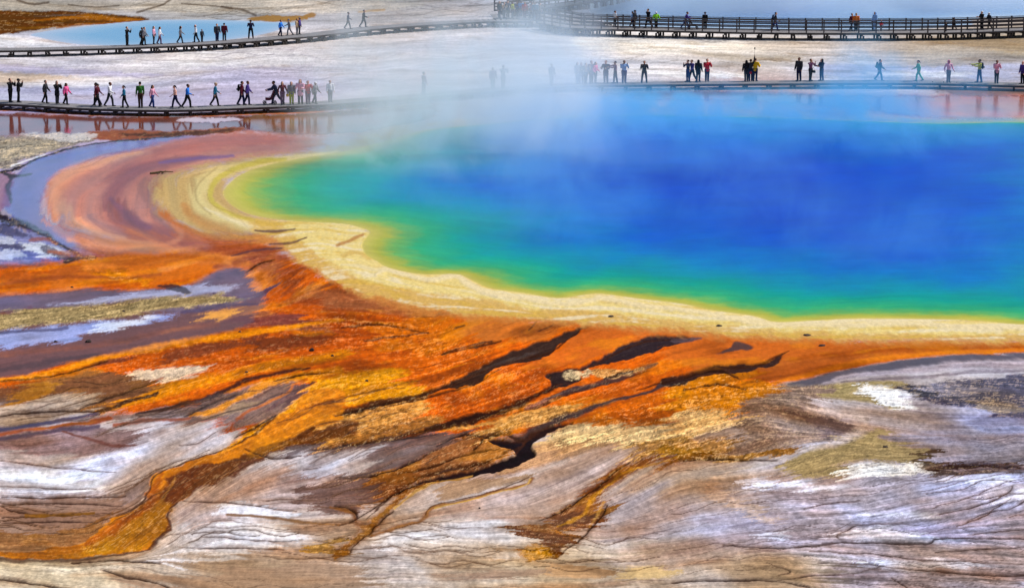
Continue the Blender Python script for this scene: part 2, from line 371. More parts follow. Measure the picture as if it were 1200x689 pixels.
poly((150, 130, 136), TB(400, 562, 600, 542, 700, 502, 800, 480, 950, 440, 1060, 440, 1060, 500, 960, 562, 860, 592, 700, 582, 500, 592), 2, 0.6, 0.95, wet=0.2)
poly((182, 160, 140), TB(700, 560, 820, 530, 900, 500, 880, 540, 800, 570), 2, 0.8, 0.8)
poly((120, 84, 100), TB(960, 500, 1010, 460, 1060, 450, 1050, 490, 1000, 530), 1.5, 0.6, 0.8)
stroke((232, 142, 26), TB(655, 556, 780, 540, 850, 490, 960, 442, 1100, 420, 1198, 400), (2.2, 4, 4, 4.5, 5, 5), 0.5, 0.6, crust=0.6)
stroke((202, 106, 42), TB(830, 572, 920, 522, 1000, 482, 1020, 452), 1.6, 0.6, 0.6, 0.9)
stroke((172, 86, 42), TB(390, 592, 520, 580, 660, 567), 2, 0.6, 0.6, 0.9)
poly((232, 150, 26), TB(890, 590, 960, 552, 1040, 510, 1100, 470, 1198, 436, 1198, 525, 1100, 562, 1000, 592, 940, 622, 860, 664, 760, 700, 820, 652), 1.5, 0.5, crust=0.8)
poly((110, 60, 22), TB(1050, 602, 1198, 552, 1400, 560, 1400, 640, 1198, 700, 1000, 690, 970, 650), 2, 0.7, 0.9, crust=0.9)

for col, pts, sf in (((120, 66, 74), TB(880, 130, 940, 170, 1000, 200, 1100, 230, 1200, 250, 1100, 270, 900, 250, 820, 230), 4), ((176, 92, 44), TB(0, 60, 300, 30, 500, 0, 700, -30, 800, -20, 600, 20, 400, 50, 100, 90), 4),
                     ((150, 72, 40), TB(960, 60, 1100, 110, 1250, 170, 1300, 200, 1160, 190, 1020, 140), 4), ((160, 76, 36), TD(0, 160, 150, 190, 320, 220, 300, 240, 100, 230, -60, 220), 4), ((120, 60, 40), TB(820, 300, 1000, 290, 1200, 270, 1300, 280, 1100, 320, 860, 330), 3.5),
                     ((132, 70, 50), TB(600, 330, 800, 300, 1000, 262, 900, 300, 700, 350, 520, 380), 3.5), ((110, 62, 56), TB(250, 360, 420, 352, 560, 330, 430, 372, 300, 392), 3), ((170, 84, 30), TD(480, 210, 640, 230, 760, 260, 640, 280, 500, 260), 5)):
    poly(col, pts, sf, 0.9, 0.75)
stroke((206, 112, 58), TA(600, 612, 720, 590, 840, 560, 960, 545), (3, 6, 6, 3), 0.9, 0.5, 0.8)
stroke((164, 84, 62), TA(640, 560, 760, 575, 900, 580, 1040, 560), (3, 5, 5, 3), 0.9, 0.5, 0.75)
stroke((224, 132, 60), TA(300, 640, 500, 610, 680, 605, 860, 620), (3, 5, 5, 3), 0.9, 0.5, 0.8)
stroke((150, 80, 66), TA(760, 640, 900, 605, 1000, 600), (2, 5, 3), 0.9, 0.5, 0.7)

for col, pts, w in (((212, 128, 82), PX(52, 258, 84, 276, 130, 288, 190, 293, 250, 300, 310, 312), (2, 6, 8, 8, 7, 4)), ((156, 86, 70), PX(128, 236, 142, 258, 180, 277, 230, 291, 290, 303, 350, 318), (3, 8, 9, 8, 7, 4)),
                    ((222, 138, 76), PX(110, 280, 170, 290, 220, 297, 270, 308), (2, 6, 6, 3)), ((196, 106, 52), PX(190, 250, 215, 272, 255, 289, 300, 296, 350, 304), (3, 7, 8, 7, 4)), ((206, 150, 92), PX(215, 240, 240, 262, 285, 277, 340, 284), (3, 6, 6, 3)),
                    ((190, 98, 36), PX(60, 296, 120, 300, 190, 300, 260, 306), (2, 6, 6, 3))):
    stroke(col, pts, w, 1.0, 0.5, 0.75)

# --- middle of the fan
poly((166, 98, 62), TD(-120, 90, 0, 110, 200, 140, 330, 175, 430, 212, 300, 216, 100, 190, -60, 170), 4, 0.5, 0.85)
poly((206, 90, 14), TD(-40, 200, 250, 216, 400, 290, 380, 352, 200, 332, -20, 300), 4, 0.5, 0.8, crust=0.7)
poly((226, 124, 18), TD(60, 240, 300, 220, 430, 270, 300, 300, 120, 280), 3, 0.7, 0.6)
poly((218, 104, 16), TD(360, 300, 560, 320, 480, 400, 300, 450, 180, 420, 240, 350), 4, 0.6, 0.8, crust=0.7)
poly((226, 150, 30), TD(-100, 440, 150, 402, 300, 458, 250, 500, 0, 524, -100, 530), 3, 0.7, 0.9, crust=0.7)
poly((202, 116, 54), TD(420, 212, 640, 202, 840, 226, 720, 290, 560, 292, 430, 262), 3.5, 0.4, 0.9, crust=0.15)
poly((208, 106, 46), TD(850, 248, 1000, 236, 1210, 248, 1210, 276, 1050, 292, 950, 332, 860, 382, 760, 382, 690, 372, 800, 300), 2.5, 0.3, 0.95, crust=0.12)
poly((220, 100, 10), TD(560, 380, 700, 362, 760, 390, 710, 410, 700, 460, 620, 520, 420, 560, 330, 560, 350, 480, 450, 462), 3, 0.5, 0.9, crust=0.7)
poly((212, 98, 18), TD(740, 470, 980, 425, 1090, 440, 1080, 470, 960, 500, 820, 545, 680, 550), 2.5, 0.5, 0.9, crust=0.6)
poly((224, 110, 14), TD(880, 585, 920, 540, 1020, 510, 1198, 448, 1300, 430, 1320, 500, 1280, 580, 1000, 602), 2.5, 0.5, crust=0.8)
poly((216, 152, 78), TD(-80, 580, 200, 502, 340, 480, 335, 560, 300, 610, 100, 650, -80, 668), 2.5, 0.8, 0.9, crust=1.0)
poly((206, 146, 78), TD(330, 592, 500, 572, 700, 540, 850, 528, 800, 580, 640, 600, 560, 642, 450, 632, 480, 602), 2.5, 0.8, 0.95, crust=1.0)
poly((228, 192, 140), TD(800, 590, 900, 602, 1000, 600, 1250, 585, 1260, 640, 1000, 668, 800, 672, 720, 650), 2.5, 0.8, crust=1.3)
poly((70, 48, 42), TD(852, 245, 822, 276, 770, 306, 722, 346, 660, 362, 590, 376, 530, 402, 490, 442, 430, 456, 370, 466, 320, 472, 380, 440, 440, 414, 482, 388, 560, 344, 620, 326, 700, 300, 760, 280), 0.8, 0.5, wet=0.04, crust=0.35, relief=-0.06)
poly((88, 74, 72), TD(500, 400, 560, 358, 640, 336, 700, 330, 640, 352, 560, 376), 1.2, 0.8, 0.7)
stroke((74, 38, 26), TD(340, 468, 220, 502, 100, 526, -40, 560), (2, 3.5, 4, 3), 0.7, 0.6, 0.9)
poly((60, 44, 50), TD(1205, 282, 1100, 278, 1000, 304, 940, 340, 900, 370, 850, 388, 760, 400, 712, 412, 735, 440, 716, 462, 780, 452, 832, 430, 806, 408, 880, 388, 1000, 370, 1080, 340, 1205, 300), 0.8, 0.45, wet=0.06, crust=0.35, relief=-0.06)
stroke((48, 24, 16), TD(745, 455, 680, 492, 600, 530, 480, 560, 380, 588, 300, 608), (3, 4, 5, 5.5, 4.5, 3), 0.6, 0.6, 0.95, crust=0.6)
stroke((48, 28, 24), TD(560, 540, 460, 566, 380, 590), (1, 3, 1), 0.7, 0.7, 0.8)
stroke((120, 76, 74), TD(860, 452, 800, 474, 720, 512, 640, 536), (1.5, 3, 3, 2), 0.7, 0.5, 0.9)
stroke((70, 36, 32), TD(1100, 380, 1060, 392, 980, 424, 880, 450, 800, 470, 740, 500), (1.2, 2.5, 3, 2.5, 3, 3), 0.6, 0.6, 0.9, wet=0.2)
stroke((52, 28, 28), TD(1210, 428, 1130, 450, 1100, 470, 1000, 500, 900, 526, 820, 560, 700, 600, 640, 640), (4, 3, 1.5, 2, 3, 4, 4, 5), 0.6, 0.5, 0.95, wet=0.2)
poly((214, 190, 150), TD(786, 406, 880, 395, 868, 416, 800, 426), 1.6, 1.6, 0.85, crust=1.2, later=1)
poly((200, 150, 90), TD(880, 398, 1000, 394, 1060, 400, 950, 424, 890, 415), 1, 1.0, 0.8, crust=1.2)
poly((52, 38, 34), TD(1130, 424, 1205, 414, 1205, 448, 1140, 450), 1, 0.8, 0.9, crust=1)
stroke((58, 40, 34), TD(930, 430, 980, 412, 1020, 404), 1.6, 0.6, 1.2, 0.9, crust=1)
for pts in (TD(655, 258, 690, 228, 740, 206), TD(690, 262, 745, 240, 742, 230), TD(360, 345, 440, 318, 530, 300), TD(80, 300, 180, 284, 300, 268), TD(340, 200, 360, 190), TD(1110, 316, 1150, 310), TD(395, 252, 430, 244)):
    stroke((84, 48, 40), pts, 0.9, 0.6, 0.9, 0.85, crust=0.6)

# --- lower middle
poly((150, 88, 36), TE(160, 240, 330, 190, 450, 148, 560, 160, 640, 205, 500, 270, 300, 310, 150, 390, 70, 404, 0, 340, -20, 306), 3, 0.6, 0.95, crust=0.7)
poly((132, 116, 126), TE(-200, 205, 0, 186, 200, 160, 390, 142, 350, 190, 250, 246, 100, 292, 0, 302, -120, 300), 1.5, 0.6, 0.95, wet=0.2, crust=0.3)
poly((186, 140, 100), TE(640, 272, 760, 240, 900, 206, 1000, 180, 800, 170, 690, 190, 640, 220), 2.5, 0.6, 0.9, crust=0.6)
poly((200, 178, 176), TE(680, 292, 900, 206, 1000, 206, 1020, 230, 900, 300, 780, 380, 640, 470, 500, 442, 330, 442, 420, 372, 640, 322), 2, 0.4, 0.95, crust=0.1)
poly((170, 130, 90), TE(330, 330, 480, 290, 640, 290, 630, 315, 480, 345, 360, 375), 2, 0.6, 0.8, crust=0.4)
poly((30, 16, 24), TE(826, 108, 760, 113, 690, 133, 645, 155, 600, 162, 520, 160, 530, 180, 596, 194, 596, 216, 550, 245, 460, 270, 330, 298, 240, 322, 330, 316, 470, 295, 600, 266, 670, 222, 664, 188, 722, 150, 780, 127), 0.8, 0.4, wet=0.08, crust=0.3, relief=-0.09)
poly((104, 62, 40), TE(330, 300, 460, 270, 520, 240, 600, 230, 560, 255, 460, 282), 1.5, 0.8, 0.6)
stroke((168, 108, 36), TE(340, 312, 240, 345, 180, 396, 130, 450, 100, 480, 30, 540, -20, 580), (2.5, 3.5, 4.5, 5, 6, 5, 4), 0.6, 0.6, 0.95, crust=0.7)
stroke((206, 160, 84), TE(460, 288, 330, 316, 250, 356, 185, 412), (1, 1.6, 1.8, 1.4), 0.6, 0.6, 0.9)
stroke((150, 92, 36), TE(-40, 400, 40, 420, 70, 460, 130, 470), (1.5, 3, 4, 3), 0.6, 0.7, 0.85)
stroke((160, 104, 50), TE(665, 300, 640, 326, 560, 346, 430, 376, 330, 402, 300, 430, 260, 456, 180, 480, 100, 502), (1.6, 2, 2, 1.8, 2.2, 2.2, 2, 3, 2), 0.6, 0.5, 0.9)
stroke((220, 176, 96), TE(660, 306, 640, 330, 560, 351, 430, 381, 330, 408), 0.9, 0.6, 0.7, 0.8)
stroke((96, 56, 34), TE(656, 298, 560, 340, 430, 370, 325, 398, 296, 430), 0.7, 0.6, 0.7, 0.8)
poly((226, 218, 220), TE(120, 512, 300, 490, 500, 540, 640, 562, 600, 582, 300, 562, 150, 542), 2.5, 0.7, 0.9, crust=0.2)
poly((148, 84, 28), TE(980, 240, 1100, 234, 1250, 226, 1250, 240, 1100, 262, 1020, 292, 960, 332, 935, 390, 905, 430, 860, 490, 780, 532, 762, 578, 720, 588, 655, 552, 640, 482, 700, 432, 780, 390, 850, 342, 920, 290), 2.5, 0.6, 0.95, crust=0.7)
poly((120, 78, 60), TE(640, 480, 700, 440, 790, 400, 820, 440, 780, 510, 700, 545, 655, 530), 2.5, 0.8, 0.7)
stroke((196, 134, 52), TE(1150, 240, 1000, 276, 950, 312, 900, 372, 860, 422, 760, 470), (1, 2, 2.4, 2.6, 2, 1.2), 0.6, 0.7, 0.85)
stroke((206, 150, 80), TE(930, 390, 905, 425, 870, 470), 1.4, 0.6, 0.7, 0.8)
poly((196, 132, 34), TE(640, 546, 700, 544, 765, 566, 750, 588, 660, 582), 2.2, 1.4, 0.8, crust=0.9, later=1)
poly((110, 60, 24), TE(715, 560, 765, 540, 765, 580, 730, 588), 1, 0.8, 0.9)
poly((176, 120, 48), TE(1000, 186, 1200, 158, 1360, 160, 1420, 190, 1300, 224, 1050, 226), 2.5, 0.8, 0.9, crust=1.1)
poly((206, 154, 104), TE(690, 612, 900, 606, 950, 640, 750, 656), 3, 0.5, 0.7)
poly((228, 192, 132), TE(960, 620, 1160, 616, 1110, 654, 980, 642), 2.5, 0.6, 0.8)
poly((170, 128, 104), TE(340, 640, 560, 620, 740, 622, 640, 650, 420, 662), 2.5, 0.6, 0.6)

# --- lower left
poly((206, 202, 222), TC(-300, 240, 0, 240, 200, 250, 450, 190, 520, 132, 640, 112, 860, 150, 830, 170, 640, 240, 540, 290, 500, 370, 400, 372, 300, 362, 0, 350, -300, 350), 3, 0.5, 0.85, crust=0.15)
poly((232, 230, 240), TC(-300, 270, 0, 270, 330, 300, 410, 330, 300, 352, 0, 346, -300, 340), 2.5, 0.6, 0.9)
poly((150, 118, 122), TC(-300, 180, 0, 165, 250, 130, 480, 148, 490, 186, 300, 222, 100, 212, 0, 202, -300, 210), 3, 0.6, 0.85)
stroke((132, 74, 58), TC(220, 140, 330, 170, 400, 190, 490, 188), (1, 2, 2, 1), 0.7, 0.7, 0.8)
poly((150, 124, 122), TC(380, 380, 480, 320, 540, 300, 530, 350, 470, 410, 380, 450, 300, 440), 2.5, 0.6, 0.8)
poly((176, 140, 124), TC(-300, 372, 0, 372, 430, 380, 380, 450, 280, 500, 0, 500, -300, 500), 3, 0.7, 0.75)
poly((156, 98, 42), TC(-300, 500, 0, 492, 250, 474, 420, 430, 330, 560, 150, 580, 0, 580, -300, 585), 3, 0.6, 0.9, crust=0.5)
poly((190, 140, 96), TC(-300, 540, 0, 530, 240, 545, 300, 560, 200, 575, 0, 570, -300, 575), 2.5, 0.6, 0.9)
poly((190, 162, 156), TC(620, 392, 800, 300, 1000, 270, 1260, 300, 1200, 400, 900, 430, 700, 470, 600, 480), 3.5, 0.5, 0.7)
for pts in (TC(720, 482, 900, 460, 1070, 480, 1040, 512, 760, 514), TC(620, 562, 780, 520, 990, 530, 970, 556, 640, 574), TC(560, 602, 700, 572, 760, 590, 600, 618), TC(720, 412, 850, 394, 1010, 420, 960, 442, 760, 432)):
    poly((230, 227, 238), pts, 2.5, 0.8, 0.9, crust=0.2)
poly((204, 204, 224), TC(1040, 222, 1198, 198, 1300, 190, 1300, 270, 1198, 284, 1050, 282), 2.5, 0.7, 0.8)
poly((122, 88, 80), TC(1050, 340, 1198, 318, 1300, 330, 1300, 410, 1198, 424, 1120, 426, 1060, 392), 2, 0.6, 0.85, crust=0.4)
poly((182, 132, 50), TC(1110, 524, 1198, 508, 1240, 500, 1240, 540, 1198, 566, 1120, 562), 2, 0.7, 0.9, crust=0.7)
left_e = [1198, -10, 1070, 0, 1040, 60, 960, 82, 890, 150, 830, 180, 700, 226, 600, 266, 545, 300, 530, 350, 480, 402, 420, 432, 330, 502, 260, 540, 100, 556, -100, 562]
right_e = [-100, 580, 200, 586, 400, 572, 500, 556, 560, 520, 602, 470, 590, 412, 620, 386, 700, 332, 800, 290, 850, 250, 960, 216, 1080, 132, 1198, 92]
poly((216, 128, 22), TC(*(left_e + right_e)), 1.2, 0.45, crust=0.5, wet=0.1)
poly((118, 62, 26), TC(600, 302, 680, 262, 800, 240, 900, 200, 1000, 168, 1198, 108, 1260, 110, 1260, 150, 1198, 160, 1000, 206, 900, 252, 820, 292, 700, 342, 610, 382, 556, 392, 590, 332), 1.8, 0.7, 0.95, crust=0.6, later=1)
poly((208, 142, 40), TC(480, 392, 556, 380, 596, 412, 602, 470, 550, 522, 480, 556, 380, 572, 290, 550, 420, 470), 3.5, 1.1, 0.7, crust=0.8, later=1)
stroke((180, 88, 22), TC(580, 290, 548, 350, 490, 420, 400, 480, 300, 535), (2, 4.5, 5, 5, 3), 0.7, 0.6, 0.8)
stroke((212, 150, 70), TC(620, 300, 590, 350, 540, 400), (1, 1.6, 1), 0.7, 0.6, 0.8)
stroke((70, 34, 24), TC(960, 82, 890, 150, 830, 182, 700, 228, 600, 266, 545, 302, 528, 352, 470, 404, 410, 434), (1, 1.4, 1, 0.8, 1, 1, 1, 0.6), 0.6, 0.9, 0.8)
stroke((92, 44, 26), TC(620, 388, 592, 414, 602, 470, 560, 520, 500, 556), (1, 1.6, 1.6, 2.2, 1), 0.6, 0.8, 0.85)
stroke((90, 60, 54), TC(500, 556, 380, 578, 200, 592, 0, 588, -200, 590), (1, 1.4, 2, 2.4, 2), 0.8, 0.7, 0.8)
poly((220, 206, 186), TC(-300, 600, 0, 600, 240, 600, 420, 650, 300, 672, 0, 662, -300, 660), 3, 0.5, 0.8)
poly((176, 138, 112), TC(440, 700, 700, 640, 900, 610, 1198, 600, 1198, 700), 4, 0.6, 0.6)
for pts, w in ((TC(-200, 640, 0, 655, 120, 672, 210, 686, 300, 700), 1.2), (TC(365, 624, 440, 646, 560, 672, 600, 690), 1.5), (TC(0, 330, 200, 338, 330, 342), 0.7), (TC(0, 368, 200, 372, 440, 366), 1.2), (TC(0, 395, 200, 392, 420, 402), 1.1),
               (TC(0, 402, 60, 420, 200, 432, 330, 428), 1.2), (TC(0, 440, 200, 432, 390, 428), 1.0), (TC(0, 460, 180, 452, 340, 460), 1.0), (TC(640, 380, 860, 396, 1040, 420), 0.6), (TC(0, 240, 180, 262, 400, 280), 0.6), (TC(700, 505, 900, 520, 1060, 512), 0.7), (TC(640, 545, 860, 548, 1000, 552), 0.7)):
    stroke((134, 90, 62), pts, (w * 1.2, w * 3.4, w * 3.0, w), 1.0, 1.0, 0.4)
    stroke((66, 38, 28), pts, (w * 0.4, w, w * 0.8, w * 0.4), 0.7, 1.5, 0.85, relief=-0.04)
for pts in (TC(800, 432, 960, 440, 1100, 462, 1198, 468), TC(100, 430, 250, 428, 330, 426)):
    stroke((150, 100, 40), pts, 1.6, 0.6, 0.8, 0.85)

# --- right side
orange_r = TF(0, 246, 200, 268, 420, 284, 640, 298, 1198, 300, 2200, 304, 2200, 344, 1198, 342, 1000, 343, 850, 352, 700, 376, 560, 402, 440, 424, 350, 442, 200, 420, 0, 400)
poly((204, 106, 46), orange_r, 1.8, 0.25, crust=0.1)
stroke((186, 88, 30), TF(380, 360, 600, 340, 800, 320, 1198, 318), (2, 4, 4, 3), 0.9, 0.4, 0.7)
stroke((230, 130, 48), TF(330, 444, 450, 412, 580, 382, 750, 354, 950, 339, 1198, 332, 2200, 336), (2, 3, 3, 3, 2.6, 2.4, 2.4), 0.7, 0.3, 0.95)
poly((96, 80, 96), TF(370, 448, 460, 418, 600, 395, 760, 366, 950, 346, 1198, 344, 2200, 348, 2200, 376, 1198, 372, 1000, 376, 850, 388, 700, 408, 560, 424, 505, 448), 1.5, 0.35, wet=0.4, crust=0.15)
stroke((178, 166, 182), TF(505, 446, 560, 426, 720, 410, 900, 388, 1198, 380, 2200, 382), (2, 2.5, 3, 4, 5, 5), 0.7, 0.5, 0.85)
stroke((120, 104, 120), TF(560, 440, 800, 425, 1000, 408, 1198, 398), (1, 2, 2, 2), 0.7, 0.6, 0.6)
poly((74, 48, 44), TF(382, 324, 342, 346, 250, 376, 120, 386, 0, 410, -60, 425, -60, 446, 0, 440, 100, 416, 200, 412, 240, 400, 322, 370), 0.8, 0.45, wet=0.04, crust=0.35, relief=-0.05)
poly((84, 52, 46), TF(110, 340, 172, 320, 180, 302, 200, 300, 242, 314, 247, 328, 180, 335), 0.8, 0.5, 0.95, wet=0.2)
poly((94, 70, 78), TF(-40, 288, 72, 287, 30, 301, -40, 304), 0.8, 0.5, 0.95, wet=0.2)
poly((152, 128, 118), TF(190, 506, 340, 448, 500, 452, 525, 470, 470, 510, 560, 560, 625, 600, 560, 640, 400, 672, 200, 700, 240, 600), 3, 0.6, 0.95, crust=0.7)
poly((222, 132, 30), TF(-60, 440, 150, 420, 330, 450, 200, 510, 220, 570, 100, 592, -60, 596), 3, 0.6, 0.9, crust=0.9)
poly((222, 176, 118), TF(-60, 560, 120, 540, 220, 576, 120, 620, -60, 626), 3, 0.8, 0.9, crust=1.3)
poly((176, 154, 104), TF(470, 486, 540, 445, 640, 440, 770, 446, 760, 470, 640, 470, 740, 536, 600, 512), 2, 0.6, 0.95, crust=0.5)
poly((234, 232, 238), TF(588, 454, 640, 458, 700, 452, 800, 490, 822, 522, 740, 532, 650, 502), 1.5, 1.3, 0.92, crust=0.7)
poly((72, 68, 104), TF(740, 462, 900, 442, 1100, 424, 1198, 414, 1900, 410, 1900, 580, 1198, 562, 1100, 542, 950, 522, 850, 492), 2, 0.9, 0.9, wet=0.25, crust=0.9)
poly((36, 30, 44), TF(740, 460, 840, 456, 900, 470, 860, 500, 800, 486), 1.5, 1.2, 0.8, crust=1)
poly((150, 150, 182), TF(830, 456, 950, 452, 1060, 470, 1000, 500, 900, 490), 1.5, 1.2, 0.8)
poly((146, 130, 116), TF(1040, 520, 1160, 510, 1198, 540, 1100, 550), 1.5, 1.2, 0.8)
stroke((196, 176, 170), TG(440, 60, 560, 82, 632, 112, 600, 150, 500, 190, 400, 216), (4, 6, 6, 5, 3, 2), 0.8, 0.5, 0.85)
poly((124, 104, 110), TG(390, 40, 440, 55, 560, 96, 612, 130, 520, 170, 450, 120, 400, 70), 2, 0.6, 0.8, crust=0.5)
poly((156, 156, 186), TG(760, 150, 900, 158, 1198, 100, 1900, 100, 1900, 260, 1198, 252, 900, 252, 860, 210), 3, 0.6, 0.8, crust=0.4)
poly((168, 142, 80), TG(350, 242, 440, 200, 560, 170, 640, 138, 720, 138, 770, 180, 850, 208, 866, 256, 600, 246, 590, 294, 420, 292), 4.0, 0.9, 0.85, crust=0.6)
poly((230, 228, 232), TG(576, 262, 650, 250, 720, 256, 845, 244, 856, 285, 700, 302, 590, 292), 1.5, 1.4, 0.9, crust=0.8)
poly((86, 66, 52), TG(815, 222, 870, 198, 892, 250, 1040, 256, 1198, 252, 1600, 250, 1600, 290, 1198, 292, 880, 292, 860, 276), 1.5, 0.9, 0.9, crust=0.6)
poly((140, 130, 146), TG(900, 262, 1198, 258, 1600, 258, 1600, 282, 1198, 284, 950, 280), 1.2, 1.2, 0.7)
poly((170, 118, 42), TG(-60, 186, 150, 202, 340, 214, 310, 236, 100, 236, -60, 232), 2, 0.8, 0.9, crust=1.1)
for pts in (TG(270, 302, 400, 310, 600, 332, 450, 350, 300, 332), TG(510, 512, 640, 480, 880, 490, 860, 520, 700, 530), TG(600, 430, 800, 425, 900, 440, 700, 446), TG(1100, 340, 1198, 320, 1300, 320, 1300, 370, 1140, 380), TG(880, 300, 1050, 300, 1198, 320, 1000, 330), TG(560, 600, 900, 590, 1050, 620, 800, 630), TG(240, 500, 360, 490, 330, 520)):
    poly((218, 217, 240), pts, 2, 0.9, 0.85, crust=0.3)
poly((206, 178, 160), TG(140, 270, 200, 330, 260, 400, 330, 440, 400, 450, 300, 460, 200, 400, 120, 300), 3, 0.6, 0.7)
for pts, w in ((TG(140, 540, 360, 545, 560, 530, 850, 528, 900, 514, 1198, 516, 1500, 512), 1.4), (TG(-40, 672, 100, 662, 300, 660, 440, 688), 1.3), (TG(560, 520, 540, 500, 620, 470, 760, 460), 0.6), (TG(690, 612, 860, 624, 1040, 640, 1300, 645), 0.9),
               (TG(440, 560, 650, 566, 800, 584, 1000, 596, 1198, 600), 0.8), (TG(460, 600, 600, 600, 690, 612, 560, 640), 0.7), (TG(330, 660, 450, 646, 600, 640), 0.8), (TG(860, 360, 980, 340, 1060, 310, 1180, 320), 0.7), (TG(900, 430, 1040, 400, 1140, 350, 1160, 330), 0.9),
               (TG(960, 470, 1080, 420, 1150, 370), 0.7), (TG(420, 410, 520, 385, 620, 375), 0.7), (TG(300, 600, 380, 630, 330, 645), 0.6), (TG(1000, 500, 1198, 480, 1400, 478), 0.7), (TG(880, 560, 1100, 548, 1300, 546), 0.7), (TG(730, 650, 780, 680, 800, 700), 0.7)):
    stroke((132, 100, 84), pts, (w * 1.2, w * 3.4, w * 3.0, w), 1.0, 1.0, 0.35)
    stroke((66, 46, 42), pts, (w * 0.4, w, w * 0.8, w * 0.4), 0.7, 1.5, 0.82, relief=-0.04)

for pts, w in ((TD(830, 262, 740, 330, 640, 352, 540, 384, 440, 426, 330, 466, 220, 496), 1.5), (TD(560, 396, 470, 446, 360, 480, 240, 510, 120, 540), 1.3), (TD(1190, 292, 1060, 296, 960, 340, 880, 384, 790, 404), 1.4), (TD(720, 466, 620, 520, 500, 560, 380, 600, 240, 630), 2.0),
               (TD(900, 520, 780, 572, 680, 616, 600, 690), 2.0), (TD(1080, 400, 960, 436, 820, 474, 720, 520, 600, 552), 1.5), (TE(640, 176, 520, 240, 400, 270, 280, 300, 180, 360, 100, 440), 2.2), (TF(376, 330, 240, 384, 100, 392, -40, 430, -160, 470), 1.8), (TE(560, 200, 440, 220, 320, 262, 180, 290), 1.6)):
    stroke((70, 36, 22), pts, (w * 0.3, w, w, w * 0.3), 0.9, 1.3, 0.85, relief=-0.03)
for pts, w in ((TD(-20, 560, 100, 530, 220, 506, 330, 472), 1.6), (TD(300, 610, 120, 650, 0, 668, -100, 680), 1.6), (TD(0, 250, 140, 240, 300, 268), 0.8), (TD(560, 300, 470, 320, 360, 346), 1.2), (TD(640, 640, 560, 620, 500, 640, 470, 680), 2.4),
               (TE(0, 470, 60, 440, 30, 410, -30, 395), 1.2), (TE(330, 306, 200, 350, 110, 410, 60, 440), 1.2), (TE(180, 420, 110, 480, 30, 560), 1.0), (TE(1000, 246, 930, 300, 880, 350, 800, 400, 700, 450), 1.4), (TE(940, 400, 900, 450, 840, 510, 770, 570), 1.3),
               (TE(0, 300, 130, 290, 250, 246, 340, 200), 1.2), (TE(0, 186, 180, 166, 330, 150), 1.5), (TE(520, 160, 430, 150, 330, 190), 1.4), (TB(0, 560, 150, 545, 330, 548), 1.2), (TB(820, 640, 900, 594, 960, 556), 1.2), (TB(640, 560, 740, 520, 840, 484), 1.4),
               (TB(960, 440, 1060, 418, 1180, 404), 1.0), (TB(280, 536, 420, 486, 560, 440), 1.1), (TB(0, 440, 220, 412, 380, 370), 1.0), (TC(560, 604, 420, 590, 240, 602), 1.0), (TC(860, 200, 960, 236, 1060, 226), 1.0), (TF(200, 430, 120, 400, 0, 420), 1.6), (TF(0, 470, 120, 450, 220, 470), 0.9),
               (TG(0, 240, 120, 236, 330, 240), 1.2), (TG(860, 270, 1000, 262, 1198, 268), 2.2), (TB(860, 60, 900, 30, 960, 12), 1.0)):
    stroke((96, 50, 24), pts, (w, w * 2.6, w * 2.2, w), 1.0, 1.0, 0.5)
    stroke((46, 24, 16), pts, (w * 0.4, w, w * 0.7, w * 0.4), 0.7, 1.4, 0.85, relief=-0.04)
# --- direction of flow over the ground (degrees in the map, down = positive)
flow_pts = [(0, 20, 3), (250, 50, -2), (500, 60, -2), (800, 60, 2), (1100, 60, 0), (1400, 60, 0), (0, 110, 2), (300, 110, -2), (60, 170, -8), (200, 180, -14), (300, 165, 0), (110, 210, -28), (60, 245, -80), (150, 240, -85), (205, 235, 80), (110, 275, 22), (180, 275, 30), (250, 262, 30),
            (160, 292, -10), (60, 310, -4), (220, 300, -18), (330, 285, -10), (400, 275, 8), (480, 320, 12), (600, 345, 10), (760, 365, 6), (900, 385, 1), (1100, 390, 0), (1400, 392, 0), (0, 360, -8), (150, 350, -9), (250, 340, -12), (330, 330, -30),
            (0, 440, -9), (120, 425, -10), (300, 390, -10), (420, 370, 4), (450, 420, -8), (560, 400, -24), (560, 450, -20), (650, 420, -24), (700, 400, -14), (760, 430, -20), (850, 430, -10), (960, 425, -10), (1100, 412, -3), (1300, 410, 0),
            (100, 480, -12), (250, 470, -18), (330, 480, -28), (420, 480, -14), (560, 490, -18), (640, 490, -14), (760, 490, -12), (850, 490, -16), (930, 490, 14), (1000, 505, 8), (930, 530, -20), (0, 540, 3), (100, 530, -10), (200, 570, -38), (170, 620, -35), (240, 540, -26),
            (430, 540, -20), (470, 570, -20), (560, 560, -18), (680, 590, -24), (740, 560, -30), (650, 620, 5), (60, 600, 2), (300, 620, 4), (520, 640, 3), (400, 600, -4), (0, 680, 6), (200, 680, 8), (600, 680, 0), (850, 560, -6), (950, 600, -4), (1050, 590, -10),
            (1150, 580, -14), (1100, 530, -3), (1100, 480, 3), (1200, 440, 2), (1000, 660, 4), (1150, 650, 4), (1400, 600, 0)]
fa = np.zeros(SH, np.float32); fb = np.zeros(SH, np.float32)
for (pu, pv, an) in flow_pts:
    w = 1.0 / (((UU - pu) / 2.2) ** 2 + (VV - pv) ** 2 + 120) ** 2
    fa += w * math.cos(2 * R(an)); fb += w * math.sin(2 * R(an))
ANG = (0.5 * np.arctan2(fb, fa) + 0.10 * fbm(UU / 60, VV / 20, 3, 77)).astype(np.float32)
FX, FY = np.cos(ANG), np.sin(ANG)
del fa, fb


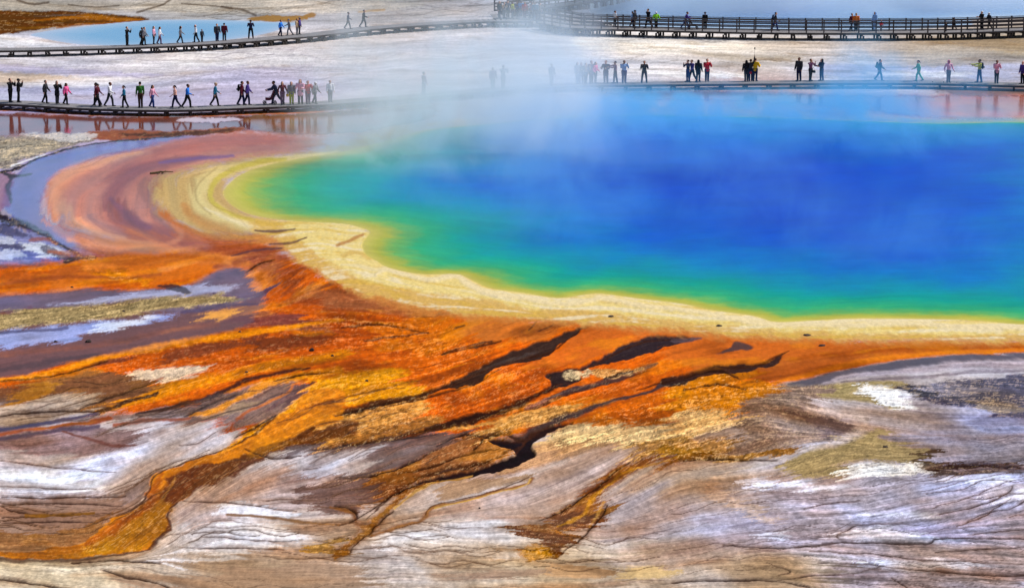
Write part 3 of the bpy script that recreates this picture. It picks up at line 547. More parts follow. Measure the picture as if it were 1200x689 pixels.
def lic(src, n, step=1.0):
    acc = src.copy(); cnt = 1
    for sgn in (1, -1):
        iu = np.tile(np.arange(SH[1], dtype=np.float32), (SH[0], 1)); iv = np.tile(np.arange(SH[0], dtype=np.float32)[:, None], (1, SH[1]))
        lx = np.full(SH, float(sgn), np.float32)
        for _ in range(n):
            a = np.clip(iu + 0.5, 0, SH[1] - 1).astype(np.int32); b = np.clip(iv + 0.5, 0, SH[0] - 1).astype(np.int32)
            fx = FX[b, a]; fy = FY[b, a]
            s = np.where(fx * lx >= 0, sgn if False else 1.0, -1.0)
            iu += s * fx * step / DU; iv += s * fy * step / DV
            lx = s * fx
            acc += src[np.clip(iv + 0.5, 0, SH[0] - 1).astype(np.int32), np.clip(iu + 0.5, 0, SH[1] - 1).astype(np.int32)]
            cnt += 1
    acc = acc / cnt
    acc -= acc.mean(); acc /= acc.std()
    return np.clip(acc, -3, 3).astype(np.float32)


g = np.random.default_rng(3)
white = g.standard_normal(SH).astype(np.float32)
L_fine = lic(white, 16)
L_mid = lic(blur(g.standard_normal(SH).astype(np.float32), 1), 38, 1.3)
L_wide = lic(blur(g.standard_normal(SH).astype(np.float32), 4), 60, 1.6)
N_big = fbm(UU / (90 * PS), VV / (22 * PS), 4, 51)

speck0 = blur(g.standard_normal(SH).astype(np.float32), 1)
speck0 = np.clip(speck0 / speck0.std(), -3, 3)
smooth = np.clip(CRUST, 0, 1)
dull = 1 - 0.8 * np.clip(WET, 0, 1)
near = np.clip((VV + 260) / 700, 0.3, 1)

# the mats are combed out along the flow, so that their borders run out in fingers
def advect(fields, amount, n=10):
    iu = np.tile(np.arange(SH[1], dtype=np.float32), (SH[0], 1)); iv = np.tile(np.arange(SH[0], dtype=np.float32)[:, None], (1, SH[1]))
    lx = np.ones(SH, np.float32)
    for _ in range(n):
        a = np.clip(iu + 0.5, 0, SH[1] - 1).astype(np.int32); b = np.clip(iv + 0.5, 0, SH[0] - 1).astype(np.int32)
        fx = FX[b, a]; fy = FY[b, a]
        s = np.where(fx * lx >= 0, 1.0, -1.0).astype(np.float32); lx = s * fx
        iu += s * fx * amount / n / DU; iv += s * fy * amount / n / DV
    a = np.clip(iu, 0, SH[1] - 1.01); b = np.clip(iv, 0, SH[0] - 1.01)
    a0 = a.astype(np.int32); b0 = b.astype(np.int32); ta = a - a0; tb = b - b0
    out = []
    for f in fields:
        A, B = (ta[..., None], tb[..., None]) if f.ndim == 3 else (ta, tb)
        out.append((f[b0, a0] * (1 - A) + f[b0, a0 + 1] * A) * (1 - B) + (f[b0 + 1, a0] * (1 - A) + f[b0 + 1, a0 + 1] * A) * B)
    return out


comb = PS * (8 * L_mid + 9 * L_wide + 4 * L_fine) * (1 - sstep(0.5, 0.95, WET)) * (0.55 + 0.45 * sstep(270, 360, VV))
C, CRUST = advect([C, CRUST], comb)
_todo, LATER = LATER, None
for kind, a, k in _todo:
    (poly if kind == 'p' else stroke)(*a, **k)
LUM = C @ np.array([0.3, 0.55, 0.15], np.float32)
ORANGE = sstep(0.15, 0.45, (C[..., 0] - C[..., 2]) / (C[..., 0] + 0.02) - 0.45)       # how much of a mat it is
L_soft = lic(fbm(UU / (30 * PS), VV / (9 * PS), 3, 141, 0.6), 16, 1.6)
L_sof2 = lic(fbm(UU / (46 * PS), VV / (12 * PS), 3, 151, 0.6), 20, 1.8)
gold = sstep(0.2, 1.7, L_soft + 0.3 * L_mid) * ORANGE * dull
rust = sstep(0.1, 1.6, L_sof2 - 0.3 * L_mid) * ORANGE * dull
umber = sstep(0.9, 2.2, 0.8 * L_wide + 0.8 * L_sof2 - 0.3 * L_mid) * dull * sstep(300, 380, VV)
C += (0.55 * gold)[..., None] * (C * 0.55 + lin((238, 160, 44)).astype(np.float32) * 0.45 - C)
C += (0.55 * rust)[..., None] * (C * 0.35 + lin((150, 62, 20)).astype(np.float32) * 0.55 - C)
C += (0.5 * umber)[..., None] * (C * 0.35 + lin((92, 52, 30)).astype(np.float32) * 0.4 - C)

# the pale sinter of the foreground is stained tan and grey in long tongues
PALE = (1 - sstep(0.35, 0.62, (C.max(-1) - C.min(-1)) / (C.max(-1) + 0.02))) * sstep(405, 470, VV)
LUM = C @ np.array([0.3, 0.55, 0.15], np.float32)
LOWT = 1 - 0.8 * sstep(0.50, 0.72, LUM)
HALO = (0.6 * np.clip(blur(ORANGE, 8) * 1.6, 0, 1) + 0.6 * np.clip(blur(ORANGE, 30) * 1.5, 0, 1) * sstep(-0.6, 0.9, N_big + 0.6 * L_sof2)) * PALE
st1 = LOWT * sstep(-0.3, 1.5, 0.9 * N_big + 0.6 * L_wide) * PALE
st2 = LOWT * sstep(0.2, 1.8, -0.7 * N_big + 0.8 * L_mid + 0.3 * N_mid) * PALE
C *= (1 + 0.01 * PALE)[..., None]
C *= np.exp(-(0.8 * HALO)[..., None] * np.array([0.42, 0.85, 1.5], np.float32))
C *= np.exp(-(0.42 * st1)[..., None] * np.array([0.45, 0.85, 1.15], np.float32))
C *= np.exp(-(0.32 * st2)[..., None] * np.array([0.9, 1.0, 0.95], np.float32))
C *= np.exp((PALE * np.clip(L_sof2 + 0.25, -2, 1.5))[..., None] * np.array([0.11, 0.19, 0.30], np.float32))
EAST = sstep(840, 960, UU) * sstep(520, 580, VV)
C *= np.exp((PALE * (0.10 * N_mid + 0.11 * N_fine + 0.08 * L_fine + 0.05 * speck0 + 0.20 * EAST * np.clip(L_mid, -2, 2)))[..., None])
C *= 1 - PALE[..., None] * np.array([-0.02, 0.03, 0.12], np.float32)

# hairline drainage cracks between the little terraces: each follows the flow
r2 = random.Random(9)


def cracks(box, n, length, w, col=(72, 44, 32), al=0.8, jit=0.0, mask=None):
    for _ in range(int(n * 0.7)):
        u, v = r2.uniform(box[0], box[2]), r2.uniform(box[1], box[3])
        L = length * r2.uniform(0.3, 1.3); pts = []
        a0 = r2.uniform(-jit, jit); ph = r2.uniform(0, 6.28); wob = r2.uniform(0.1, 0.35)
        k = 0
        while k < L:
            iu = int((u - U[0]) / DU); iv = int((v - V[0]) / DV)
            if not (0 <= iu < SH[1] and 0 <= iv < SH[0]):
                break
            pts.append((u, v))
            a = ANG[iv, iu] + a0 + wob * math.sin(k * 0.09 + ph) + r2.uniform(-0.12, 0.12)
            u += 5 * math.cos(a); v += 5 * math.sin(a) * 0.8
            k += 5
        if len(pts) > 3:
            ww = w * r2.uniform(0.5, 1.2)
            if col[0] < 80:
                stroke((134, 92, 60), pts, (ww * 1.5, ww * 3.2, ww * 2.6, ww), 1.0, 0.8, 0.32)
            stroke(col, pts, (ww * 0.4, ww, ww * 0.8, ww * 0.3), 0.6, 0.7, al * r2.uniform(0.5, 1), relief=-0.03)


cracks((-100, 575, 140, 625), 26, 150, 0.6)
cracks((180, 560, 400, 660), 34, 130, 0.5)
cracks((430, 610, 640, 665), 26, 130, 0.5)
cracks((400, 505, 520, 560), 16, 80, 0.6, (60, 46, 52))
cracks((340, 520, 420, 560), 12, 70, 0.5, (70, 56, 66))
cracks((700, 570, 900, 680), 30, 150, 0.45, (90, 62, 50), 0.7)
cracks((900, 545, 1250, 690), 60, 190, 0.45, (84, 66, 66), 0.7)
cracks((1080, 560, 1250, 640), 18, 130, 0.6, (62, 50, 54), 0.8, 0.2)
cracks((1100, 510, 1250, 556), 26, 150, 0.45, (90, 86, 106), 0.6)
cracks((0, 440, 180, 520), 22, 130, 0.6, (62, 36, 30), 0.7)
cracks((0, 480, 400, 525), 14, 150, 0.7, (56, 34, 44), 0.7)
cracks((250, 340, 700, 500), 50, 90, 0.6, (128, 50, 14), 0.6)
cracks((250, 380, 700, 500), 26, 60, 0.7, (234, 150, 40), 0.3)
cracks((0, 660, 1200, 700), 20, 180, 0.5, (96, 68, 54), 0.6)
cracks((0, 60, 620, 110), 46, 110, 0.45, (150, 140, 160), 0.7)
cracks((620, 44, 1300, 92), 46, 110, 0.45, (150, 136, 128), 0.7)
cracks((0, 0, 560, 22), 40, 60, 0.6, (110, 100, 95), 0.7)
cracks((60, 180, 260, 290), 30, 90, 0.9, (150, 90, 90), 0.35)

# fine grain that follows the flow
dull = 1 - 0.5 * np.clip(WET, 0, 1) - 0.45 * sstep(0.9, 1, WET)
amp = (0.035 + 0.15 * smooth) * dull * near * (1 - 0.55 * PALE * (1 - EAST))
C *= np.exp(amp * ((0.9 - 0.5 * ORANGE) * L_fine + (0.5 - 0.2 * ORANGE) * L_mid + 0.5 * N_fine + (0.15 + 0.45 * ORANGE) * speck0) + (0.02 + 0.05 * smooth) * L_wide * dull + 0.07 * N_big)[..., None]
# warm / cool drift of tone along the flow
C *= np.exp(0.05 * (L_wide * dull)[..., None] * np.array([0.4, -0.2, -1.0], np.float32))
# crumbly crust: pale grains and dark pits
grain = fbm(UU / (3.2 * PS), VV / (1.7 * PS), 2, 61, 0.8)
speck = blur(g.standard_normal(SH).astype(np.float32), 1)
speck = np.clip(speck / speck.std(), -3, 3)
grain = 0.25 * grain + 0.75 * lic(white, 3) + 0.3 * speck
cr = np.clip(1.4 * (CRUST - 0.3), 0, 1)
hi = sstep(0.55, 1.3, grain + 0.35 * L_mid) * cr
lo = sstep(0.5, 1.3, -grain + 0.3 * L_mid) * cr
C += hi[..., None] * 0.6 * (C * 0.5 + lin((250, 215, 160)).astype(np.float32) * 0.55 - C * 0.6)
C *= (1 - 0.5 * lo)[..., None]

FARP = sstep(128, 100, VV) * (1 - ORANGE)
C *= np.exp((FARP * (0.10 * N_mid + 0.10 * N_fine + 0.09 * L_fine + 0.08 * L_mid))[..., None])
stain = sstep(0.25, 1.5, 0.8 * N_big + 0.6 * L_sof2) * FARP
C *= np.exp(-(0.42 * stain)[..., None] * np.array([0.75, 0.95, 1.2], np.float32))
C *= np.exp(-(0.35 * sstep(0.6, 1.7, N_fine + 0.6 * N_mid) * FARP)[..., None] * np.array([0.9, 1.0, 1.0], np.float32))

FILM = sstep(0.25, 0.5, WET) * (1 - sstep(0.93, 1, WET))
C *= np.exp((FILM * (0.10 * L_soft + 0.12 * N_mid + 0.06 * N_fine))[..., None])
C *= np.exp((FILM * 0.16 * L_sof2)[..., None] * np.array([1.0, 0.3, -0.5], np.float32))

# sharpen the contrast between neighbouring mats
LL = np.log(C @ np.array([0.3, 0.55, 0.15], np.float32) + 0.004)
loc = np.clip(LL - blur(LL, 22), -0.8, 0.7) * sstep(270, 320, VV) * (1 - sstep(0.9, 1, WET))
C *= np.exp(0.34 * loc)[..., None]
mean = (C @ np.array([0.3, 0.59, 0.11], np.float32))[..., None]
C = np.clip(mean + (C - mean) * 1.05, 0.001, 1.2)

# ------------------------------------------------------------------ outline of the big spring
pool_px = PX(433, 272, 420, 266, 400, 262, 345, 259, 305, 254, 283, 247, 268, 237, 262, 225, 272, 212, 290, 201, 320, 192, 350, 186, 400, 178, 450, 166, 500, 152, 560, 146, 620, 140, 700, 135, 800, 135, 900, 137, 1000, 141, 1100, 144, 1200, 143,
             1330, 150, 1430, 185, 1480, 240, 1460, 310, 1380, 360, 1290, 380, 1200, 380, 1133, 375, 1013, 373, 960, 375, 910, 377, 883, 370, 833, 363, 800, 356, 750, 350, 705, 344, 687, 345, 653, 349, 613, 343, 573, 337, 547, 325, 533, 321, 493, 321, 457, 314, 440, 305, 428, 297, 425, 285)
PP = spline(pool_px, 5, True)
blue_px = TP(110, 122, 200, 105, 330, 90, 480, 76, 600, 71, 760, 71, 900, 76, 1000, 80, 1045, 84, 1000, 100, 920, 122, 820, 138, 650, 152, 480, 162, 300, 158, 200, 145, 140, 132)
BP = spline(blue_px, 5, True)


def shore_distance(P, s):
    """signed distance in metres to an outline on the ground (positive inside)"""
    x, y = XW[s], YW[s]
    px, py = ground_xy(P[:, 0], P[:, 1])
    d2 = np.full(x.shape, 1e9, np.float32)
    for i in range(len(px)):
        x0, y0, x1, y1 = px[i - 1], py[i - 1], px[i], py[i]
        dx, dy = x1 - x0, y1 - y0
        t = np.clip(((x - x0) * dx + (y - y0) * dy) / (dx * dx + dy * dy + 1e-9), 0, 1)
        np.minimum(d2, (x - x0 - t * dx) ** 2 + (y - y0 - t * dy) ** 2, out=d2)
    d = np.sqrt(d2)
    return np.where(inside(P, UU[s], VV[s]), d, -d).astype(np.float32)


def ramp(d, stops):
    xs = [a for a, _ in stops]
    cs = np.array([lin(b) for _, b in stops])
    return np.stack([np.interp(d, xs, cs[:, k]) for k in range(3)], -1).astype(np.float32)


sp = window(PP, 25)
DP = np.full(SH, -99, np.float32)
DP[sp] = shore_distance(PP, sp)
sb = window(BP, 6)
DB = np.full(SH, -99, np.float32)
DB[sb] = shore_distance(BP, sb)

# pale scalloped lip: cream crust just outside the water, yellow mats in the shallows
lip_px = TD(-300, -55, -240, -30, -120, 0, 0, 48, 60, 78, 100, 118, 250, 142, 330, 166, 480, 192, 640, 208, 800, 216, 960, 230, 1198, 244)
lip = PX(300, 268, 330, 284, 345, 300, 365, 312, 400, 334, 433, 346, 483, 357, 510, 362, 560, 368, 613, 372, 667, 375, 720, 380, 800, 386, 850, 391, 900, 394, 960, 396, 1020, 398, 1100, 399, 1200, 400, 1560, 402,
         1560, 376, 1290, 376, 1200, 376, 1013, 370, 900, 368, 800, 352, 700, 340, 600, 338, 540, 318, 460, 312, 430, 296, 430, 272, 400, 258, 340, 256, 300, 254)
band = PX(300, 275, 330, 292, 350, 306, 380, 326, 433, 352, 483, 364, 560, 376, 613, 379, 667, 382, 720, 387, 800, 393, 900, 400, 1020, 404, 1200, 405, 1560, 407, 1560, 376, 1200, 380, 900, 368, 700, 344, 540, 322, 430, 300, 380, 270)
poly((214, 140, 72), band, 5, 0.4, 0.75, crust=0.2, wet=0.0, later=1)
poly((228, 188, 108), lip, 5, 0.5, 0.9, wet=0.0, crust=0.3, later=1)
poly((246, 222, 146), PX(330, 268, 365, 290, 385, 306, 420, 325, 470, 338, 520, 346, 600, 358, 680, 365, 760, 373, 860, 383, 960, 389, 1100, 392, 1200, 392, 1560, 393, 1560, 376, 1290, 376, 1200, 376, 1013, 370, 900, 368, 800, 352, 700, 340, 600, 338, 540, 318, 460, 312, 430, 296, 430, 272, 400, 258, 340, 258), 3, 0.8, 0.95, crust=0.3, later=1)
lipm = sstep(0.3, 0.6, blur(inside(np.array(lip), UU, VV).astype(np.float32), 2))
ca = sstep(0.1, 1.4, L_mid + 0.6 * N_mid) * lipm
cb = sstep(0.3, 1.6, -L_mid + 0.8 * N_mid) * lipm
cd = sstep(0.5, 1.6, N_fine + 0.7 * N_mid) * lipm
C += (0.75 * ca)[..., None] * (lin((248, 232, 196)).astype(np.float32) - C)
C += (0.55 * cb)[..., None] * (lin((224, 182, 72)).astype(np.float32) - C)
C += (0.40 * cd)[..., None] * (lin((206, 150, 104)).astype(np.float32) - C)
stroke((246, 226, 180), PX(443, 322, 453, 316, 470, 322, 500, 328, 533, 323, 550, 333, 575, 345, 613, 349, 655, 356, 690, 352, 705, 349, 740, 356, 800, 363, 850, 372, 890, 379, 960, 381, 1060, 379, 1200, 386, 1560, 388), (2, 3, 3, 3, 3.5, 3.5, 3, 3.5, 4, 3, 3, 3, 3, 3, 3), 0.6, 0.4, 0.9, relief=0.05, crust=0.5)
stroke((242, 222, 170), PX(400, 310, 425, 312, 445, 316, 460, 308), (1, 2.5, 3, 2), 0.6, 0.4, 0.9)
stroke((196, 140, 80), PX(398, 288, 412, 282, 424, 276), 2.0, 0.7, 0.6, 0.9)
stroke((226, 190, 110), PX(400, 300, 415, 296, 432, 302), 2.0, 0.7, 0.6, 0.9)
for pts in (PX(300, 270, 318, 271, 345, 268), PX(316, 286, 340, 284, 360, 278), PX(270, 300, 300, 293, 330, 290)):
    stroke((92, 58, 66), pts, (0.8, 1.8, 0.8), 0.8, 1.0, 0.85)

dn = DP * (1 + 0.16 * fbm(UU / 90, VV / 22, 3, 90)) + 0.25 * fbm(UU / 22, VV / 4, 3, 91) * np.clip(DP, 0, 1.4)
west = sstep(620, 330, UU) * sstep(335, 240, VV)
farside = sstep(190, 140, VV) * sstep(420, 640, UU)
dn = dn / (1.25 + 0.85 * west) + 4.5 * farside * sstep(0.0, 1.2, DP)
pool_stops = [(-0.5, (226, 200, 110)), (0.0, (214, 198, 96)), (0.5, (188, 190, 70)), (1.1, (116, 186, 96)), (2.0, (52, 180, 122)), (3.6, (12, 170, 152)), (5.6, (0, 152, 182)), (8.5, (0, 126, 206)), (12.5, (0, 94, 212)), (18, (0, 70, 206)), (26, (0, 58, 200))]
PC = ramp(dn, pool_stops)
PC *= np.exp(0.025 * L_mid + 0.02 * L_wide + 0.07 * fbm(UU / 60, VV / 24, 4, 95) + 0.025 * N_fine + 0.03 * L_fine)[..., None]
shallow = 0.85 * sstep(-3.2, -0.1, DP + 0.8 * N_mid) * sstep(600, 680, UU) * sstep(165, 150, VV)
C += shallow[..., None] * (lin((132, 182, 178)).astype(np.float32) - C)
inp = sstep(-0.15, 0.1, DP)
C += inp[..., None] * (PC - C)
CRUST *= 1 - inp
blue_stops = [(-1, (190, 200, 225)), (0, (176, 190, 226)), (1.5, (130, 176, 224)), (5, (70, 156, 216)), (10, (52, 148, 214)), (20, (44, 140, 214))]
BC = ramp(DB * (1 + 0.2 * fbm(UU / 50, VV / 8, 3, 97)) * sstep(-40, 120, UU - 20), blue_stops)
inb = sstep(-0.3, 0.2, DB)
C += inb[..., None] * (BC - C)
crater_px = PX(690, 8, 720, 29, 800, 33, 1000, 35, 1130, 31, 1150, 21, 1300, 18, 1380, -10, 1200, -38, 1000, -38, 800, -36, 720, -20)
KP = spline(crater_px, 5, True)
sk = window(KP, 6)
DK = np.full(SH, -99, np.float32)
DK[sk] = shore_distance(KP, sk)
inb = sstep(-0.3, 0.2, DK)
C += inb[..., None] * (ramp(DK, [(-1, (205, 218, 236)), (1, (170, 200, 234)), (6, (120, 172, 230)), (20, (100, 156, 226))]) - C)
CRUST *= 1 - inb

# ------------------------------------------------------------------ from the colour seen in sun to the surface's own colour
SUNLIT = np.array((1.42, 1.45, 1.55), np.float32)             # a white level surface in this light
ALB = np.clip(C / SUNLIT, 0.002, 0.86)

# ------------------------------------------------------------------ ground mesh
lump = fbm(XW / 0.45, YW / 0.9, 3, 101, 0.6)
swell = fbm(XW / 2.6, YW / 5.0, 3, 111)
Z = (0.040 * lump * (0.18 + CRUST) + 0.02 * swell * (0.3 + np.clip(CRUST, 0, 1)) + RELIEF + 0.006 * L_mid * (0.2 + CRUST)) * (1 - 0.97 * np.clip(WET, 0, 1))
flat = sstep(-1.5, -0.2, np.maximum(np.maximum(DP, DB), DK))
Z = Z * (1 - flat)
Z = np.where(DP > 0, -0.02 - np.minimum(DP * 0.12, 3.0), Z)
Z = np.where(DB > 0, -0.02 - np.minimum(DB * 0.12, 3.0), Z)
Z = np.where(DK > 0, -0.02 - np.minimum(DK * 0.12, 3.0), Z)

# the sheet goes on past the survey, coarsely, to the horizon and back under the camera
eu0 = [-90000, -30000, -12000, -6000, -3000, -1600, -1000] + list(np.arange(-760, U[0] - 1, 2.5))
eu1 = list(np.arange(U[-1] + 2.5, 2050, 2.5)) + [2200, 2900, 4300, 7200, 13000, 31000, 91000]
ev0 = [-259.2, -258.4, -256, -250, -240, -222, -196, -164, -128, -94, -66]
ev1 = list(np.arange(V[-1] + 1.5, 1060, 1.5)) + [1150, 1400, 1900, 3000, 6500]
nu0, nv0 = len(eu0), len(ev0)
FU = np.concatenate([eu0, U, eu1]); FV = np.concatenate([ev0, V, ev1])


def reflect(q, Q, d):
    """beyond the survey the same ground goes on, turned back on itself"""
    r = np.where(q < Q[0], 2 * Q[0] - q, np.where(q > Q[-1], 2 * Q[-1] - q, q))
    return np.clip(np.round((r - Q[0]) / d), 0, len(Q) - 1).astype(int)


ju, jv = reflect(FU, U, DU), reflect(FV, V, DV)
gx, gy = ground_xy(*np.meshgrid(FU, FV))
over = lambda q, lo, hi, w0, w1: np.clip(np.maximum((lo - q) / w0, (q - hi) / w1), 0, 1)
far_w = np.maximum(over(FU, U[0], U[-1], 500, 500)[None, :] ** 2, over(FV, V[0], V[-1], 160, 330)[:, None] ** 2)
gz = np.clip(Z[np.ix_(jv, ju)], -9, 0.4) * (1 - far_w)
gc = ALB[np.ix_(jv, ju)]
gc = gc + far_w[..., None] * (np.array([0.40, 0.37, 0.36]) - gc)
gw = WET[np.ix_(jv, ju)] * (1 - far_w)
gk = CRUST[np.ix_(jv, ju)]


def sheet(name, x, y, z, col, wet, crust, mat, keep=None):
    ny, nx = x.shape
    idx = np.arange(nx * ny).reshape(ny, nx)
    q = np.stack([idx[1:, :-1], idx[1:, 1:], idx[:-1, 1:], idx[:-1, :-1]], -1).reshape(-1, 4)
    if keep is not None:
        q = q[keep.reshape(-1)]
        used = np.unique(q)
        remap = np.zeros(nx * ny, np.int64); remap[used] = np.arange(len(used))
        q = remap[q]
    else:
        used = np.arange(nx * ny)
    co = np.stack([x, y, z], -1).reshape(-1, 3)[used].astype(np.float32)
    me = bpy.data.meshes.new(name)
    me.vertices.add(len(co)); me.vertices.foreach_set('co', co.ravel())
    me.loops.add(q.size); me.loops.foreach_set('vertex_index', q.ravel().astype(np.int32))
    me.polygons.add(len(q))
    me.polygons.foreach_set('loop_start', np.arange(0, q.size, 4, dtype=np.int32))
    me.polygons.foreach_set('use_smooth', np.ones(len(q), bool))
    me.update(calc_edges=True)
    a = me.attributes.new('mineral', 'FLOAT_COLOR', 'POINT')
    a.data.foreach_set('color', np.concatenate([col.reshape(-1, 3)[used], np.ones((len(used), 1))], 1).astype(np.float32).ravel())
    for nm, arr in (('wet', wet), ('crust', crust)):
        a = me.attributes.new(nm, 'FLOAT', 'POINT')
        a.data.foreach_set('value', arr.reshape(-1)[used].astype(np.float32))
    me.materials.append(mat)
    o = bpy.data.objects.new(name, me)
    COL.objects.link(o)
    o['kind'] = 'structure'
    return o


def new_mat(name):
    m = bpy.data.materials.new(name); m.use_nodes = True
    nt = m.node_tree
    return m, nt, nt.nodes['Principled BSDF']


def ground_material():
    m, nt, b = new_mat('mineral_ground')
    N, L = nt.nodes.new, nt.links.new
    col = N('ShaderNodeAttribute'); col.attribute_name = 'mineral'
    wet = N('ShaderNodeAttribute'); wet.attribute_name = 'wet'
    cru = N('ShaderNodeAttribute'); cru.attribute_name = 'crust'
    geo = N('ShaderNodeNewGeometry')
    mp = N('ShaderNodeMapping'); mp.inputs['Scale'].default_value = (1.0, 0.45, 1.0)
    L(geo.outputs['Position'], mp.inputs['Vector'])
    n1 = N('ShaderNodeTexNoise'); n1.inputs['Scale'].default_value = 5.5; n1.inputs['Detail'].default_value = 5; n1.inputs['Roughness'].default_value = 0.7
    L(mp.outputs[0], n1.inputs['Vector'])
    # grain of tone
    mr = N('ShaderNodeMapRange'); mr.inputs['From Min'].default_value = 0.25; mr.inputs['From Max'].default_value = 0.75; mr.inputs['To Min'].default_value = 0.80; mr.inputs['To Max'].default_value = 1.2
    L(n1.outputs['Fac'], mr.inputs['Value'])
    one = N('ShaderNodeMath'); one.operation = 'SUBTRACT'; one.inputs[0].default_value = 1.0; L(wet.outputs['Fac'], one.inputs[1])
    mx = N('ShaderNodeMix'); mx.data_type = 'FLOAT'; mx.inputs[2].default_value = 1.0
    L(one.outputs[0], mx.inputs[0]); L(mr.outputs[0], mx.inputs[3])
    vm = N('ShaderNodeVectorMath'); vm.operation = 'SCALE'
    L(col.outputs['Color'], vm.inputs[0]); L(mx.outputs[0], vm.inputs['Scale'])
    L(vm.outputs[0], b.inputs['Base Color'])
    # wet films are glossy, crust is dull
    rr = N('ShaderNodeMapRange'); rr.inputs['To Min'].default_value = 0.92; rr.inputs['To Max'].default_value = 0.02
    L(wet.outputs['Fac'], rr.inputs['Value']); L(rr.outputs[0], b.inputs['Roughness'])
    ir = N('ShaderNodeMapRange'); ir.inputs['To Min'].default_value = 1.0; ir.inputs['To Max'].default_value = 2.3
    L(wet.outputs['Fac'], ir.inputs['Value']); L(ir.outputs[0], b.inputs['IOR'])
    bp = N('ShaderNodeBump'); bp.inputs['Distance'].default_value = 0.05
    st = N('ShaderNodeMath'); st.operation = 'MULTIPLY'; L(cru.outputs['Fac'], st.inputs[0]); L(one.outputs[0], st.inputs[1])
    s2 = N('ShaderNodeMath'); s2.operation = 'MULTIPLY'; s2.use_clamp = True; s2.inputs[1].default_value = 0.7; L(st.outputs[0], s2.inputs[0])
    L(s2.outputs[0], bp.inputs['Strength']); L(n1.outputs['Fac'], bp.inputs['Height'])
    L(bp.outputs[0], b.inputs['Normal'])
    return m


def water_material(name, gloss):
    m, nt, b = new_mat(name)
    N, L = nt.nodes.new, nt.links.new
    col = N('ShaderNodeAttribute'); col.attribute_name = 'mineral'
    L(col.outputs['Color'], b.inputs['Base Color'])
    b.inputs['Roughness'].default_value = 0.12
    b.inputs['IOR'].default_value = 1.33
    b.inputs['Specular IOR Level'].default_value = gloss
    geo = N('ShaderNodeNewGeometry')
    mp = N('ShaderNodeMapping'); mp.inputs['Scale'].default_value = (0.6, 1.6, 1.0)
    L(geo.outputs['Position'], mp.inputs['Vector'])
    n1 = N('ShaderNodeTexNoise'); n1.inputs['Scale'].default_value = 1.6; n1.inputs['Detail'].default_value = 4
    L(mp.outputs[0], n1.inputs['Vector'])
    bp = N('ShaderNodeBump'); bp.inputs['Strength'].default_value = 0.25; bp.inputs['Distance'].default_value = 0.03
    L(n1.outputs['Fac'], bp.inputs['Height']); L(bp.outputs[0], b.inputs['Normal'])
    return m


ground = sheet('ground', gx, gy, gz, gc, gw, gk, ground_material())


def water_sheet(name, s, D, mat, edge):
    d = D[s]
    ok = np.maximum(np.maximum(d[1:, :-1], d[1:, 1:]), np.maximum(d[:-1, 1:], d[:-1, :-1])) > -edge
    return sheet(name, XW[s], YW[s], np.full(d.shape, -0.012), ALB[s], WET[s], CRUST[s], mat, ok)


spring = water_sheet('spring_water', sp, DP, water_material('spring_water', 0.004), 0.02)
blue = water_sheet('blue_pool_water', sb, DB, water_material('blue_pool_water', 0.1), 0.02)
crater = water_sheet('crater_pool_water', sk, DK, water_material('crater_pool_water', 0.1), 0.02)

# ------------------------------------------------------------------ helpers for things
def plain(name, rgb, rough=0.85, noise=0.0, scale=8.0, spec=0.3):
    m, nt, b = new_mat(name)
    col = [float(x) for x in lin(rgb)] + [1.0]
    b.inputs['Roughness'].default_value = rough
    b.inputs['Specular IOR Level'].default_value = spec
    N, L = nt.nodes.new, nt.links.new
    tc = N('ShaderNodeTexCoord'); n = N('ShaderNodeTexNoise'); n.inputs['Scale'].default_value = scale; n.inputs['Detail'].default_value = 3
    L(tc.outputs['Object'], n.inputs['Vector'])
    mr = N('ShaderNodeMapRange'); mr.inputs['To Min'].default_value = 1 - noise; mr.inputs['To Max'].default_value = 1 + noise
    L(n.outputs['Fac'], mr.inputs['Value'])
    vm = N('ShaderNodeVectorMath'); vm.operation = 'SCALE'; vm.inputs[0].default_value = col[:3]
    L(mr.outputs[0], vm.inputs['Scale']); L(vm.outputs[0], b.inputs['Base Color'])
    return m


def tag(o, label, cat, group=None):
    o['label'] = label; o['category'] = cat
    if group:
        o['group'] = group
    return o


def empty(name, loc, label=None, cat=None, group=None, rz=0.0):
    o = bpy.data.objects.new(name, None); COL.objects.link(o)
    o.empty_display_size = 0.3; o.location = loc; o.rotation_euler = (0, 0, rz)
    if label:
        tag(o, label, cat, group)
    return o


